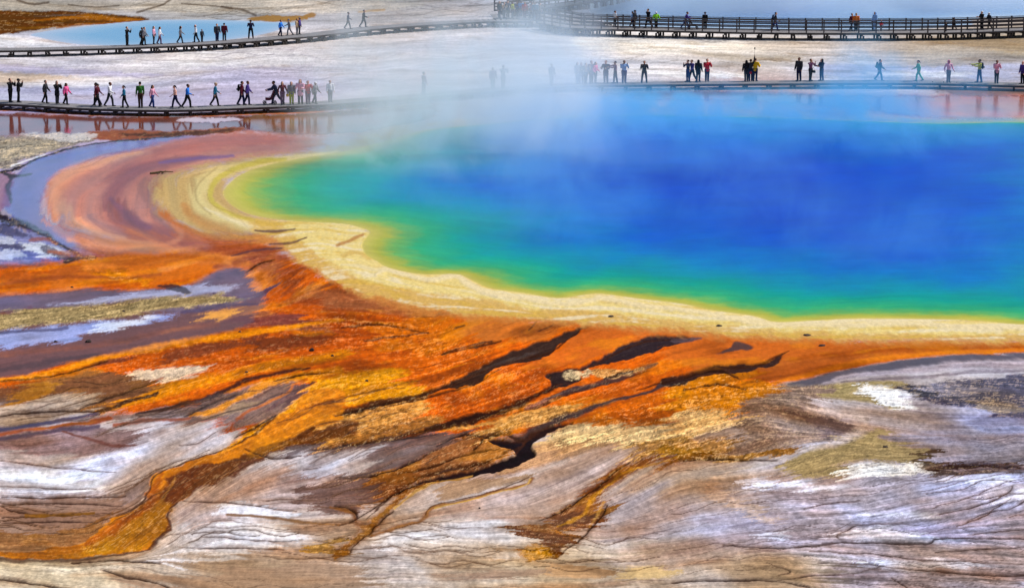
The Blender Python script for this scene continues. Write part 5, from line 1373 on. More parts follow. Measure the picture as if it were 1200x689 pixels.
G_N, G_F, G_R, G_L = 'visitors on the boardwalk by the big spring', 'visitors on the boardwalk by the pale blue pool', 'visitors on the railed boardwalk', 'visitors crowded on the landing'
CROWD = [
    # path, px, feet py, height, pose, heading, top, legs, hair, style, label
    ('n', 5, 119.5, 1.72, 'photo', 60, 'black', 'black', 'black', 'jacket', 'person in black lifting a camera at the left edge of the photo'),
    ('n', 13.5, 119.7, 1.72, 'photo', 95, 'black', 'black', 'black', 'jacket cap', 'person in black jacket and cap photographing, second from the left edge'),
    ('n', 41.5, 120.5, 1.68, 'stroll', 80, 'charcoal', 'black', 'black', 'jacket', 'person in charcoal jacket strolling ahead of the bright pink jacket'),
    ('n', 54, 121, 1.66, 'photo', 40, 'black', 'charcoal', 'brown', 'coat long', 'long haired person in black coat taking a picture next to the bright pink jacket'),
    ('n', 65.5, 122, 1.56, 'stroll', 70, 'pink', 'black', 'black', 'jacket long', 'person in bright pink jacket and black trousers on the near boardwalk'),
    ('n', 102.5, 123.5, 1.66, 'stroll', -60, 'palepink', 'black', 'black', 'long', 'dark haired person in pale pink top beside the companion with a brimmed hat'),
    ('n', 106, 124.5, 1.64, 'walk', 70, 'maroon', 'black', 'black', 'brim', 'person in maroon top and brimmed hat walking close beside a pale pink top'),
    ('n', 119.5, 124.5, 1.76, 'walk2', 80, 'white', 'charcoal', 'brown', 'jacket', 'person in white jacket and charcoal trousers striding along the near boardwalk'),
    ('n', 141, 126.3, 1.60, 'stroll', -80, 'teal', 'black', 'black', 'tail', 'person with ponytail in teal top between the white jacket and the green shirt'),
    ('n', 160, 126.3, 1.86, 'stand', 200, 'green', 'brown', 'black', '', 'tall person in green shirt and brown trousers standing with back turned'),
    ('n', 174, 126, 1.60, 'stroll', 70, 'palepink', 'jeans', 'black', 'long', 'long haired person in pale pink top and blue jeans near the green shirt'),
    ('n', 204.6, 126.3, 1.62, 'walk', -80, 'peach', 'navy', 'black', 'tee tail', 'person in peach sleeveless top walking just behind the bright blue shirt'),
    ('n', 220, 126.5, 1.72, 'walk2', 85, 'blue', 'black', 'black', '', 'person in bright blue shirt striding in black trousers'),
    ('n', 257, 123.8, 1.70, 'walk', 95, 'teal', 'black', 'tan', 'cap', 'person in teal shirt and tan cap walking alone on the near boardwalk'),
    ('n', 289, 122, 1.72, 'stroll', 100, 'maroon', 'navy', 'black', 'jacket', 'person in maroon jacket beside the purple jacket'),
    ('n', 295.5, 122, 1.72, 'stroll', 90, 'purple', 'navy', 'brown', 'jacket', 'person in purple jacket walking beside the maroon jacket'),
    ('n', 328, 122.4, 1.76, 'push', -80, 'navy', 'navy', 'black', 'jacket', 'person in navy jacket leaning over the dark pushchair'),
    ('n', 335, 122.5, 1.66, 'hips', 20, 'maroon', 'mauve', 'black', 'long', 'long haired person in maroon top with hands on hips behind the pushchair'),
    ('n', 345.5, 122.4, 1.64, 'stand', 10, 'grey', 'olive', 'grey', 'jacket hood', 'hooded person in grey jacket standing left of the red and maroon group'),
    ('n', 355.8, 122.2, 1.80, 'crossed', -10, 'palepink', 'charcoal', 'maroon', 'coat long', 'tall person in pale pink coat with maroon hair amid the steam edged group'),
    ('n', 365, 121.8, 1.68, 'photo', 20, 'red', 'mauve', 'maroon', 'jacket', 'person in red jacket lifting a camera where the steam begins'),
    ('n', 373, 121.6, 1.60, 'stroll', 60, 'grey', 'charcoal', 'white', 'jacket cap', 'person in grey jacket and white cap at the edge of the steam'),
    ('n', 394, 119.5, 1.60, 'stand', 20, 'white', 'grey', 'grey', '', 'faint person in white half hidden by the steam beside the group'),
    ('n', 503.5, 111.5, 1.75, 'stand', 120, 'mauve', 'purple', 'brown', '', 'person in mauve standing alone in the steam above the orange bank'),
    ('n', 587, 104, 1.66, 'stand', 20, 'mauve', 'charcoal', 'brown', 'jacket', 'faint person in mauve jacket deep in the steam, left of a pair'),
    ('n', 597.5, 103.6, 1.80, 'photo', 30, 'grey', 'navy', 'black', '', 'faint person in grey raising a camera deep in the steam, right of a pair'),
    ('n', 651, 100.6, 1.70, 'stand', 40, 'charcoal', 'charcoal', 'black', 'jacket', 'lone faint person in charcoal swallowed by the thickest steam'),
    ('n', 681, 98.6, 1.68, 'stand', 30, 'grey', 'navy', 'brown', 'jacket hood', 'hooded person in grey jacket at the misty end of the photographers'),
    ('n', 685.6, 98.4, 1.66, 'crossed', -20, 'charcoal', 'charcoal', 'grey', '', 'person in charcoal with folded arms behind the misty hooded jacket'),
    ('n', 690.2, 98.2, 1.60, 'photo', 40, 'tan', 'charcoal', 'brown', 'tail', 'person with ponytail in tan top taking a picture in thin steam'),
    ('n', 696, 98, 1.76, 'stand', 20, 'mauve', 'black', 'black', 'coat', 'person in long mauve coat just behind the bright pink top'),
    ('n', 700.8, 98, 1.66, 'hips', 60, 'pink', 'charcoal', 'brown', 'long', 'long haired person in bright pink top with hand on hip among the photographers'),
    ('n', 711.7, 97.8, 1.76, 'crossed', -30, 'navy', 'navy', 'black', 'coat', 'person in dark navy coat standing upright right of the bright pink top'),
    ('n', 722.5, 97.6, 1.70, 'point', -80, 'mauve', 'black', 'black', '', 'person in mauve shirt pointing with outstretched arm, legs apart'),
    ('n', 732.6, 97.8, 1.78, 'photo', 10, 'paleblue', 'jeans', 'grey', '', 'person in pale blue shirt and jeans with both hands at the face'),
    ('n', 757, 97.6, 1.72, 'wide', 0, 'charcoal', 'charcoal', 'black', 'jacket', 'person in charcoal standing with legs wide apart to take a picture'),
    ('n', 810, 94.8, 1.70, 'photo', -60, 'navy', 'jeans', 'black', '', 'person in navy shirt and jeans photographing, first of the dark trio'),
    ('n', 814.8, 94.8, 1.72, 'walk', -60, 'purple', 'black', 'brown', '', 'person in purple shirt stepping out between the navy shirt and black coat'),
    ('n', 822, 94.8, 1.70, 'stand', 150, 'black', 'black', 'black', 'coat long', 'long haired person in black coat next to the red jacket'),
    ('n', 832.2, 94.6, 1.76, 'photo', 10, 'red', 'navy', 'brown', 'jacket', 'person in bright red jacket and navy trousers with hands at the face'),
    ('n', 878.3, 94.6, 1.64, 'stand', 190, 'black', 'charcoal', 'black', 'jacket long', 'long haired person in black jacket with a red bag at the side'),
    ('n', 883.4, 94.6, 1.72, 'reach', 180, 'charcoal', 'navy', 'brown', 'tail', 'person in charcoal raising a selfie stick beside the yellow jacket'),
    ('n', 888.8, 94.6, 1.78, 'crossed', 150, 'yellow', 'navy', 'brown', 'jacket', 'person in golden yellow jacket standing beside the selfie stick'),
    ('n', 940.3, 94.4, 1.82, 'stand', -40, 'charcoal', 'navy', 'black', 'jacket', 'tall person in charcoal jacket standing apart near the mauve top'),
    ('n', 954, 94.4, 1.70, 'photo', 40, 'mauve', 'charcoal', 'brown', '', 'person in mauve top with a dark bag at the hip'),
    ('n', 966.8, 94.4, 1.70, 'crossed', -60, 'navy', 'jeans', 'black', 'jacket hood', 'hooded person in navy jacket at the end of a row of three'),
    ('n', 1034, 94.4, 1.66, 'walk', 70, 'navy', 'navy', 'black', 'jacket', 'person in navy walking inside the blue steam with a backpack'),
    ('n', 1077, 95.2, 1.64, 'walk2', -85, 'mint', 'mint', 'brown', 'tail', 'person in mint green clothes striding out of the blue steam'),
    ('n', 1111, 97, 1.74, 'hips', 10, 'palepink', 'grey', 'pink', 'hood', 'person in pale pink hooded top with one elbow out'),
    ('n', 1146.3, 97, 1.80, 'point', -80, 'olive', 'jeans', 'black', '', 'person in yellow green jacket and jeans holding arms out, backpack on'),
    ('n', 1166.8, 98, 1.80, 'photo', 0, 'palepink', 'charcoal', 'brown', 'jacket', 'person in pale pink jacket with both hands raised to the face'),
    ('n', 1198, 98.6, 1.74, 'stand', -60, 'purple', 'black', 'peach', 'jacket', 'person in dark purple jacket cut off by the right edge of the photo'),
    # by the pale blue pool
    ('f', 153.5, 53.6, 1.66, 'wide', 70, 'black', 'black', 'black', '', 'person in black with bent arms, first of the walkers in front of the blue pool'),
    ('f', 170.7, 53.2, 1.56, 'stroll', 60, 'charcoal', 'black', 'black', '', 'person in charcoal half hidden beside the grey jacket before the blue pool'),
    ('f', 173.6, 53, 1.58, 'stroll', 80, 'grey', 'charcoal', 'black', 'jacket', 'person in grey jacket with a dark companion before the blue pool'),
    ('f', 186.4, 51.6, 1.58, 'stand', 80, 'palepink', 'charcoal', 'brown', 'long', 'long haired person in pale pink before the blue pool'),
    ('f', 193.5, 50.6, 1.52, 'stroll', 90, 'white', 'mauve', 'black', 'long', 'long haired person in white shirt next to the pale pink one'),
    ('f', 219.5, 49.6, 1.52, 'walk', 90, 'grey', 'charcoal', 'black', 'hood', 'hooded person in grey striding alone before the blue pool'),
    ('f', 239.8, 48.6, 1.56, 'stroll', -70, 'white', 'black', 'peach', '', 'fair haired person in white shirt and black trousers next to a child'),
    ('f', 247.3, 48.2, 1.12, 'stand', 40, 'charcoal', 'black', 'black', '', 'small child in charcoal standing beside the white shirt'),
    ('f', 266.2, 47.4, 1.54, 'stand', 30, 'charcoal', 'navy', 'black', 'jacket', 'person in charcoal jacket left of the dark red jacket'),
    ('f', 275.4, 46.8, 1.56, 'stand', 170, 'maroon', 'charcoal', 'black', 'jacket', 'person in dark red jacket before the blue pool'),
    ('f', 308, 43.4, 1.66, 'wide', 10, 'navy', 'black', 'black', 'brim', 'person in navy with elbows raised and a wide hat, standing by itself'),
    ('f', 343.5, 41.2, 1.48, 'stroll', 70, 'blue', 'navy', 'brown', '', 'person in blue jacket at the end of the pale blue pool'),
    ('f', 354, 40, 1.52, 'walk2', -80, 'grey', 'grey', 'grey', '', 'person in grey walking just past the pale blue pool'),
    ('f', 363.4, 39.4, 1.46, 'stand', 60, 'tan', 'grey', 'brown', 'jacket', 'person in tan jacket in front of the one in lilac'),
    ('f', 366.6, 38.8, 1.56, 'stand', 80, 'purple', 'charcoal', 'grey', '', 'person in purple behind the tan jacket past the pale blue pool'),
    ('f', 425, 30.8, 1.58, 'walk', 95, 'navy', 'charcoal', 'black', '', 'person in navy walking, first of two on the bare stretch'),
    ('f', 441, 30.2, 1.66, 'walk2', 90, 'black', 'black', 'black', 'jacket', 'person in black striding with long steps on the bare stretch'),
    # landing
    ('l', 586, 21.6, 1.62, 'stand', 40, 'charcoal', 'charcoal', 'black', 'jacket', 'person in charcoal at the outer end of the crowd on the landing'),
    ('l', 591.5, 21.4, 1.50, 'photo', 30, 'tan', 'grey', 'brown', '', 'person in tan top with camera on the landing'),
    ('l', 595.6, 21.8, 1.66, 'hips', 10, 'navy', 'black', 'black', 'jacket', 'person in navy jacket with hands on hips on the landing'),
    ('l', 600.5, 22.2, 1.56, 'stand', 60, 'olive', 'charcoal', 'black', 'long', 'long haired person in olive on the landing'),
    ('l', 605, 23.2, 1.60, 'crossed', 20, 'jeans', 'navy', 'brown', '', 'person in denim blue with folded arms on the landing'),
    ('l', 608.5, 21.4, 1.70, 'stand', 170, 'paleblue', 'grey', 'grey', 'brim', 'person in pale blue and a brimmed hat among the crowd on the landing'),
    ('l', 612.5, 23.6, 1.56, 'stand', 20, 'red', 'maroon', 'brown', 'jacket', 'person in red jacket in the middle of the crowd on the landing'),
    ('l', 616, 21.2, 1.74, 'photo', 60, 'white', 'charcoal', 'black', 'cap', 'person in white with black cap, tallest in the crowd on the landing'),
    ('l', 619.5, 23.4, 1.58, 'stroll', 80, 'mauve', 'charcoal', 'black', 'long', 'long haired person in mauve right of the red jacket on the landing'),
    ('l', 623.5, 22.6, 1.62, 'stand', 0, 'teal', 'navy', 'brown', '', 'person in teal near the steamy end of the landing'),
    ('l', 628.6, 23.8, 1.60, 'stand', 90, 'grey', 'charcoal', 'black', 'jacket', 'person in grey jacket last in the crowd before the rails'),
    # railed boardwalk
    ('r', 714.7, 31.6, 1.52, 'stand', 120, 'white', 'black', 'brown', 'tee', 'person in white tee shirt leaning by the first posts of the rail'),
    ('r', 735.4, 31.8, 1.50, 'stroll', 80, 'paleblue', 'navy', 'black', '', 'person in pale blue shirt beside a dark capped companion at the rail'),
    ('r', 738.4, 32, 1.62, 'stand', 60, 'charcoal', 'black', 'black', 'cap', 'person in charcoal and cap behind the pale blue shirt at the rail'),
    ('r', 754.5, 32.6, 1.80, 'walk', -60, 'black', 'black', 'black', 'coat', 'tall person in black coat beside the lime green jacket'),
    ('r', 763.6, 32.8, 1.52, 'hips', 10, 'lime', 'charcoal', 'white', 'jacket cap', 'person in lime green jacket and white cap at the rail'),
    ('r', 799.5, 34.4, 1.66, 'push', 90, 'purple', 'jeans', 'black', 'jacket', 'person in purple jacket pushing the brown pushchair'),
    ('r', 822, 34.6, 1.60, 'stand', 180, 'black', 'black', 'black', 'brim', 'person in black with a brimmed hat standing right of the brown pushchair'),
    ('r', 907.8, 36.4, 1.72, 'walk', 90, 'charcoal', 'jeans', 'black', '', 'person in charcoal and jeans with a rucksack, alone on the railed boardwalk'),
    ('r', 1001, 36.6, 1.62, 'stroll', 40, 'maroon', 'navy', 'black', '', 'person in maroon close beside the orange jacket'),
    ('r', 1005.8, 37, 1.66, 'stand', 180, 'orange', 'charcoal', 'blond', 'jacket', 'person in orange jacket seen from behind on the railed boardwalk'),
    ('r', 1028.7, 36.8, 1.78, 'stand', -60, 'paleblue', 'paleblue', 'paleblue', 'jacket hood', 'tall person in pale blue hooded jacket next to a child in red'),
    ('r', 1036.6, 36.6, 1.00, 'stand', 30, 'red', 'grey', 'tan', '', 'small child in red beside the tall pale blue jacket'),
    ('r', 1127.6, 35.6, 1.20, 'stroll', -80, 'black', 'black', 'black', '', 'young person in black beside a rail post, short in height'),
    ('r', 1161.6, 34.8, 1.72, 'crossed', -70, 'black', 'black', 'white', 'coat', 'stout person in long black coat with white hair near the end of the rail'),
    ('r', 1171, 34.4, 1.58, 'walk2', -70, 'charcoal', 'black', 'white', 'jacket cap', 'person in charcoal jacket and white cap following the long black coat'),
    ('r', 1112.5, 37.2, 0.86, 'stand', 20, 'black', 'charcoal', 'black', '', 'toddler in black by a post of the railed boardwalk'),
]
LANDP = land_path
paths = {'n': (near_path, G_N, 2.0), 'f': (far_path, G_F, 2.2), 'r': (rail_path, G_R, 2.4), 'l': (None, G_L, 4.6)}
WHO = {}
for (pk, px, py, h, pose, hd, top, legs, hair, style, label) in CROWD:
    pth, grp, wd = paths[pk]
    if pk == 'l':
        s = LANDP.at_px(px); p0, t = LANDP.point(s, 0); q = at(px, py, LANDP.z)
        o = put_person(None, px, py, h, pose, hd, top, legs, hair, style, label, grp, z=LANDP.z)
        back = (q - p0).dot(Vector((-t.y, t.x, 0)))
        o.location = LANDP.point(s, min(max(back, 0.4), 4.2))[0]
    else:
        o = put_person(pth, px, py, h, pose, hd, top, legs, hair, style, label, grp, width=wd)
    WHO[px] = (o, pose)


# ------------------------------------------------------------------ what they carry and push
def on_body(o, pose, joint, off):
    """world spot near a joint of a placed person, off in the figure's own axes"""
    P = POSES[pose]
    M = Matrix.LocRotScale(o.location, o.rotation_euler, o.scale)
    return M @ (P.J[joint] + Vector(off))


def backpack(px, colour, label):
    o, pose = WHO[px]
    root = empty('backpack', on_body(o, pose, 'waist', (0, 0.12, 0)), label, 'backpack', 'backpacks worn by visitors', o.rotation_euler.z)
    bm = bmesh.new()
    add_cap(bm, (0, 0.09, 0.06), (0, 0.08, 0.33), 0.145, 0.115, 0.72, 14)
    link_mesh('bag_body', finish(bm, 'bag_body', 0.013, 0.5), cloth(colour), root)
    bm = bmesh.new(); add_cap(bm, (-0.05, 0.19, 0.08), (0.05, 0.19, 0.08), 0.075, 0.075, 0.9)
    link_mesh('pocket', finish(bm, 'pocket', 0.013, 0.5), cloth('charcoal'), root)
    for sx in (-1, 1):
        bm = bmesh.new()
        pts = [(sx * 0.09, 0.04, 0.40), (sx * 0.10, -0.09, 0.43), (sx * 0.105, -0.20, 0.34), (sx * 0.11, -0.20, 0.14), (sx * 0.13, -0.02, 0.0)]
        for a, b in zip(pts, pts[1:]):
            add_cap(bm, a, b, 0.022, 0.022, 1, 6)
        link_mesh('strap', finish(bm, 'strap', 0.012, 0.6), cloth('charcoal'), root)


backpack(1146.3, 'black', 'black backpack on the yellow green jacket')
backpack(1034, 'charcoal', 'dark backpack on the walker inside the blue steam')
backpack(907.8, 'navy', 'dark rucksack on the lone walker by the rails')
backpack(289, 'black', 'black backpack worn over the maroon jacket')


def handbag(px, colour, label, side):
    o, pose = WHO[px]
    root = empty('handbag', on_body(o, pose, 'hip%d' % side, ((-1, 1)[side] * 0.19, 0, -0.16)), label, 'bag', 'bags at the visitors\' sides', o.rotation_euler.z)
    bm = bmesh.new(); add_cap(bm, (0, -0.10, 0), (0, 0.10, 0), 0.11, 0.11, 0.6); add_cap(bm, (0, -0.11, -0.08), (0, 0.11, -0.08), 0.11, 0.11, 0.6)
    link_mesh('bag_body', finish(bm, 'bag_body', 0.014, 0.5), cloth(colour), root)
    bm = bmesh.new()
    pts = [(0, -0.1, 0.08), (0, -0.07, 0.24), (0, 0, 0.30), (0, 0.07, 0.24), (0, 0.1, 0.08)]
    for a, b in zip(pts, pts[1:]):
        add_cap(bm, a, b, 0.014, 0.014, 1, 6)
    link_mesh('handle', finish(bm, 'handle', 0.01, 0.6), cloth('black'), root)


handbag(878.3, 'red', 'red bag at the side of the black jacket', 0)
handbag(954, 'black', 'dark bag at the hip of the mauve top', 1)
handbag(345.5, 'yellow', 'yellow bag held by the grey hooded jacket', 0)

o, pose = WHO[883.4]
w = on_body(o, pose, 'wr0', (0, 0, 0.06))
root = empty('selfie_stick', w, 'thin selfie stick with a phone held up above the trio', 'selfie stick')
bm = bmesh.new(); add_cap(bm, (0, 0, -0.08), (0.01, 0.05, 0.55), 0.016, 0.011, 1, 8); link_mesh('pole', finish(bm, 'pole', 0.009, 0.6), cloth('black'), root)
mb = MB(); mb.box((0.01, 0.05, 0.62), 0.085, 0.015, 0.16); mb.build('phone', cloth('charcoal'), root)


def pushchair(path, px, py, rz, colour, label):
    p0, t = path.point(path.at_px(px), 0)
    back = min(max((at(px, py, path.z) - p0).dot(Vector((-t.y, t.x, 0))), 0.4), 1.6)
    root = empty('pushchair', path.point(path.at_px(px), back)[0], label, 'pushchair', 'pushchairs on the boardwalks', R(rz))
    # local: travels towards -Y
    mb = MB()
    prof = [(-0.36, 0.34), (-0.34, 0.50), (0.02, 0.46), (0.22, 0.98), (0.30, 0.95), (0.10, 0.36), (-0.10, 0.30)]
    n = len(prof)
    for sx in (-0.21, 0.21):
        mb.v += [(sx, a, b) for a, b in prof]
    mb.f += [tuple(range(n)), tuple(range(2 * n - 1, n - 1, -1))] + [(i, i + n, (i + 1) % n + n, (i + 1) % n) for i in range(n)]
    mb.build('seat', cloth(colour), root)
    mb = MB()
    K = 8
    for i in range(K + 1):
        a = R(60 + 110 * i / K)
        for sx in (-0.24, 0.24):
            mb.v.append((sx, 0.16 - 0.38 * math.cos(a - R(20)) * -1 * -1, 0.72 + 0.38 * math.sin(a)))
    mb.f += [(2 * i, 2 * i + 1, 2 * i + 3, 2 * i + 2) for i in range(K)]
    c = mb.build('canopy', cloth(colour), root)
    md = c.modifiers.new('thick', 'SOLIDIFY'); md.thickness = 0.02
    bm = bmesh.new()
    for sx in (-0.24, 0.24):
        add_cap(bm, (sx, -0.42, 0.14), (sx, 0.36, 0.92), 0.016, 0.016, 1, 6)
        add_cap(bm, (sx, 0.34, 0.14), (sx, -0.02, 0.52), 0.016, 0.016, 1, 6)
        add_cap(bm, (sx, 0.36, 0.92), (sx, 0.48, 1.02), 0.016, 0.016, 1, 6)
    add_cap(bm, (-0.24, 0.48, 1.02), (0.24, 0.48, 1.02), 0.02, 0.02, 1, 6); add_cap(bm, (-0.24, 0.34, 0.14), (0.24, 0.34, 0.14), 0.016, 0.016, 1, 6)
    link_mesh('frame', finish(bm, 'frame', 0.011, 0.5), cloth('charcoal'), root)
    for sx in (-0.27, 0.27):
        for y in (-0.42, 0.34):
            bm = bmesh.new()
            for i in range(16):
                a0, a1 = 2 * math.pi * i / 16, 2 * math.pi * (i + 1) / 16
                add_cap(bm, (sx, y + 0.11 * math.cos(a0), 0.14 + 0.11 * math.sin(a0)), (sx, y + 0.11 * math.cos(a1), 0.14 + 0.11 * math.sin(a1)), 0.026, 0.026, 1, 6)
            for i in range(4):
                a0 = math.pi * i / 4
                add_cap(bm, (sx, y + 0.11 * math.cos(a0), 0.14 + 0.11 * math.sin(a0)), (sx, y - 0.11 * math.cos(a0), 0.14 - 0.11 * math.sin(a0)), 0.01, 0.01, 1, 6)
            link_mesh('wheel', finish(bm, 'wheel', 0.011, 0.5), cloth('black'), root)


pushchair(near_path, 321, 122.4, -80, 'maroon', 'dark maroon pushchair on the boardwalk by the big spring')
pushchair(rail_path, 808, 34.6, 90, 'brown', 'brown pushchair on the railed boardwalk')

# ------------------------------------------------------------------ stray stones and driftwood on the mats
M_stone = plain('dark_stone', (58, 46, 42), 0.9, 0.4, 6)


def stone(px, py, w, h, label, seed):
    rr = np.random.default_rng(seed)
    bm = bmesh.new(); bmesh.ops.create_icosphere(bm, subdivisions=3, radius=1.0)
    off = rr.uniform(0, 50)
    for v in bm.verts:
        c = v.co.normalized()
        k = 1 + 0.28 * float(perlin(np.array([c.x * 1.7 + off]), np.array([c.y * 1.7 + c.z * 2.3]), seed)[0]) + 0.12 * float(perlin(np.array([c.x * 5 + off]), np.array([c.y * 5 + c.z * 4]), seed + 1)[0])
        v.co = Vector((c.x * w / 2 * k, c.y * w / 2 * 0.8 * k, c.z * h * k * (0.5 if c.z < 0 else 1)))
    me = bpy.data.meshes.new('stone'); bm.to_mesh(me); bm.free()
    me.materials.append(M_stone)
    o = bpy.data.objects.new('stone', me); COL.objects.link(o)
    o.location = at(px, py, 0.0); o.rotation_euler = (0, 0, rr.uniform(0, 6.28))
    tag(o, label, 'stone', 'stray stones on the mats')


for i, (px, py, w, h, lb) in enumerate([
        (103.5, 401, 0.34, 0.13, 'dark stone on the purple brown band left of the orange fan'), (65, 400.6, 0.20, 0.08, 'small dark stone just left of the larger one on the purple brown band'),
        (289, 436.5, 0.20, 0.07, 'small dark stone on the orange stream below the white patch'), (365.5, 410.5, 0.28, 0.12, 'dark stone among yellow flecks on the orange fan'),
        (389.5, 417, 0.18, 0.07, 'small pale rimmed stone right of the dark stone on the orange fan'), (145, 365, 0.18, 0.06, 'tiny dark stone on the tan gravel streak'),
        (84.5, 337, 0.22, 0.07, 'flat dark stone on the orange band under the blue flats'), (281, 389, 0.18, 0.06, 'tiny stone on the brown band above the orange streak'),
        (945.5, 393, 0.42, 0.08, 'dark flat stone at the foot of the cream bank'), (963, 405, 0.40, 0.07, 'dark flat stone on the smooth orange band'),
        (843, 382, 0.36, 0.07, 'dark stone on the cream bank close to the green shallows'), (716, 371, 0.34, 0.07, 'dark stone at the lower edge of the cream bank'),
        (430, 446.5, 0.18, 0.07, 'small stone in the orange middle of the fan'), (1037.5, 524, 0.24, 0.07, 'dark stone on the olive mound'), (562, 595.5, 0.10, 0.05, 'tiny lone stone on the pale pink flat')]):
    stone(px, py, w * 0.8, h * 0.85, lb, 300 + i)


def driftwood(px, py, L, rz, label, seed):
    rr = random.Random(seed)
    root = bmesh.new(); p = Vector((-L / 2, 0, 0.05)); k = 7
    for i in range(k):
        q = p + Vector((L / k, rr.uniform(-0.09, 0.09), rr.uniform(-0.03, 0.03)))
        q.z = max(q.z, 0.04)
        add_cap(root, p, q, 0.085 * (1 - 0.09 * i), 0.085 * (1 - 0.09 * (i + 1)), 1, 8); p = q
    add_cap(root, (0, 0, 0.05), (L * 0.18, 0.32, 0.18), 0.05, 0.02, 1, 8); add_cap(root, (-L * 0.2, 0, 0.05), (-L * 0.1, -0.30, 0.10), 0.04, 0.02, 1, 8)
    o = link_mesh('driftwood', finish(root, 'driftwood', 0.022, 0.7), plain('driftwood', (92, 74, 46), 0.9, 0.4, 4), None)
    o.location = at(px, py, 0.0); o.rotation_euler = (0, 0, R(rz))
    tag(o, label, 'driftwood')


driftwood(190, 204, 1.35, 8, 'weathered branch lying on the mauve mat of the western lobe', 5)

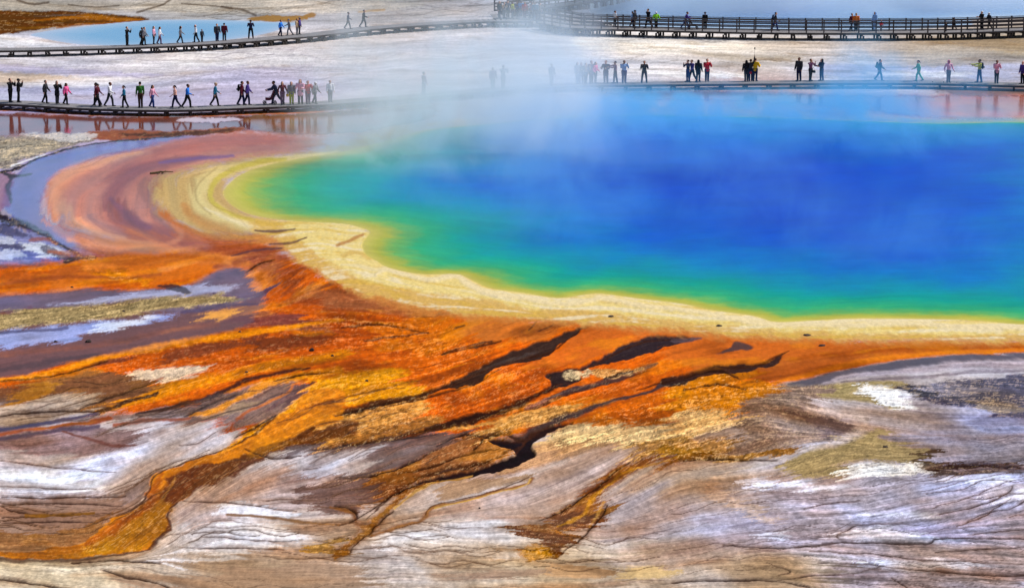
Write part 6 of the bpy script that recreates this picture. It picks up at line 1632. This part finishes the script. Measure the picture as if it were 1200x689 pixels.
# ------------------------------------------------------------------ steam: real volumes standing over the hot water
def steam(name, lo, hi, blobs, gain, colour, nscale, lo_hi=(0.40, 0.66), stretch=(1, 0.6, 0.7), base=0.15, aniso=0.2):
    mb = MB()
    c = [(lo[0], lo[1], lo[2]), (hi[0], lo[1], lo[2]), (hi[0], hi[1], lo[2]), (lo[0], hi[1], lo[2]), (lo[0], lo[1], hi[2]), (hi[0], lo[1], hi[2]), (hi[0], hi[1], hi[2]), (lo[0], hi[1], hi[2])]
    mb.box8([c[3], c[2], c[1], c[0], c[7], c[6], c[5], c[4]])
    m = bpy.data.materials.new(name); m.use_nodes = True
    nt = m.node_tree; nt.nodes.clear()
    N, L = nt.nodes.new, nt.links.new
    out = N('ShaderNodeOutputMaterial'); pv = N('ShaderNodeVolumePrincipled')
    pv.inputs['Color'].default_value = colour + (1,); pv.inputs['Anisotropy'].default_value = aniso
    L(pv.outputs[0], out.inputs['Volume'])
    geo = N('ShaderNodeNewGeometry')
    mp = N('ShaderNodeMapping'); mp.inputs['Scale'].default_value = stretch
    L(geo.outputs['Position'], mp.inputs['Vector'])
    nz = N('ShaderNodeTexNoise'); nz.inputs['Scale'].default_value = nscale; nz.inputs['Detail'].default_value = 5; nz.inputs['Roughness'].default_value = 0.62; nz.inputs['Distortion'].default_value = 1.2
    L(mp.outputs[0], nz.inputs['Vector'])
    mr = N('ShaderNodeMapRange'); mr.interpolation_type = 'SMOOTHSTEP'
    mr.inputs['From Min'].default_value, mr.inputs['From Max'].default_value = lo_hi
    mr.inputs['To Min'].default_value = base; mr.inputs['To Max'].default_value = 1.0
    L(nz.outputs['Fac'], mr.inputs['Value'])
    total = None
    for (x, y, z, rx, ry, rz, a) in blobs:
        s = N('ShaderNodeVectorMath'); s.operation = 'SUBTRACT'; s.inputs[1].default_value = (x, y, z)
        L(geo.outputs['Position'], s.inputs[0])
        k = N('ShaderNodeVectorMath'); k.operation = 'MULTIPLY'; k.inputs[1].default_value = (1 / rx, 1 / ry, 1 / rz)
        L(s.outputs[0], k.inputs[0])
        d = N('ShaderNodeVectorMath'); d.operation = 'DOT_PRODUCT'
        L(k.outputs[0], d.inputs[0]); L(k.outputs[0], d.inputs[1])
        e = N('ShaderNodeMapRange'); e.interpolation_type = 'SMOOTHSTEP'
        e.inputs['From Min'].default_value = 1.0; e.inputs['From Max'].default_value = 0.0
        e.inputs['To Min'].default_value = 0.0; e.inputs['To Max'].default_value = a
        L(d.outputs['Value'], e.inputs['Value'])
        if total is None:
            total = e.outputs[0]
        else:
            ad = N('ShaderNodeMath'); ad.operation = 'ADD'; L(total, ad.inputs[0]); L(e.outputs[0], ad.inputs[1]); total = ad.outputs[0]
    mu = N('ShaderNodeMath'); mu.operation = 'MULTIPLY'; L(total, mu.inputs[0]); L(mr.outputs[0], mu.inputs[1])
    g2 = N('ShaderNodeMath'); g2.operation = 'MULTIPLY'; g2.inputs[1].default_value = gain; L(mu.outputs[0], g2.inputs[0])
    L(g2.outputs[0], pv.inputs['Density'])
    o = mb.build(name, m)
    o['kind'] = 'stuff'
    return o


def bl(px, py, z, rx, ry, rz, a):
    p = at(px, py, 0)
    return (p.x, p.y, z, rx, ry, rz, a)


# white veil drifting off the western end, a thinner blue one to the east, and a low blue film over the whole spring
steam('steam', (-22, 122, 0.03), (12, 218, 14),
      [bl(440, 172, 3, 7.0, 16, 9, 1.0), bl(462, 124, 0, 6.5, 9, 2.4, 1.5), bl(545, 165, 2, 9, 16, 8, 1.1), bl(632, 160, 2, 6.8, 18, 11, 1.3), bl(590, 128, 1, 13, 12, 5, 1.1), bl(560, 190, 1, 14, 12, 5, 0.7)],
      0.088, (0.84, 0.94, 1.0), 0.2, base=0.1)
steam('steam', (-14, 106, 0.03), (46, 204, 8),
      [bl(560, 240, 1, 14, 16, 5, 0.3), bl(780, 180, 1, 16, 16, 5, 0.6), bl(1015, 165, 1, 6, 14, 5, 0.9), bl(1080, 165, 2, 8, 12, 5, 0.5), bl(1040, 300, 0.5, 7, 7, 4.0, 0.5), bl(670, 265, 0.5, 6, 8, 5, 0.6), bl(880, 260, 0.5, 8, 10, 4, 0.35),
       bl(740, 140, 0, 11, 13, 2.6, 3.2), bl(965, 140, 0, 9, 12, 2.8, 3.6), bl(850, 139, 0, 14, 12, 2.2, 3.0), bl(1130, 150, 0, 12, 10, 1.6, 0.7), bl(1010, 125, 1, 4, 8, 6, 0.9), bl(820, 230, 0, 34, 34, 3, 0.06)],
      0.10, (0.20, 0.62, 1.0), 0.24, stretch=(1, 0.7, 0.9), base=0.06)
steam('steam', (6, 243, 0.03), (110, 340, 26),
      [bl(730, 8, 3, 9, 17, 16, 0.9), bl(850, 8, 3, 16, 17, 16, 1.0), bl(1020, 8, 3, 20, 17, 16, 0.9), bl(1190, 4, 3, 16, 17, 14, 0.6)],
      0.10, (0.86, 0.93, 1.0), 0.09, base=0.4)
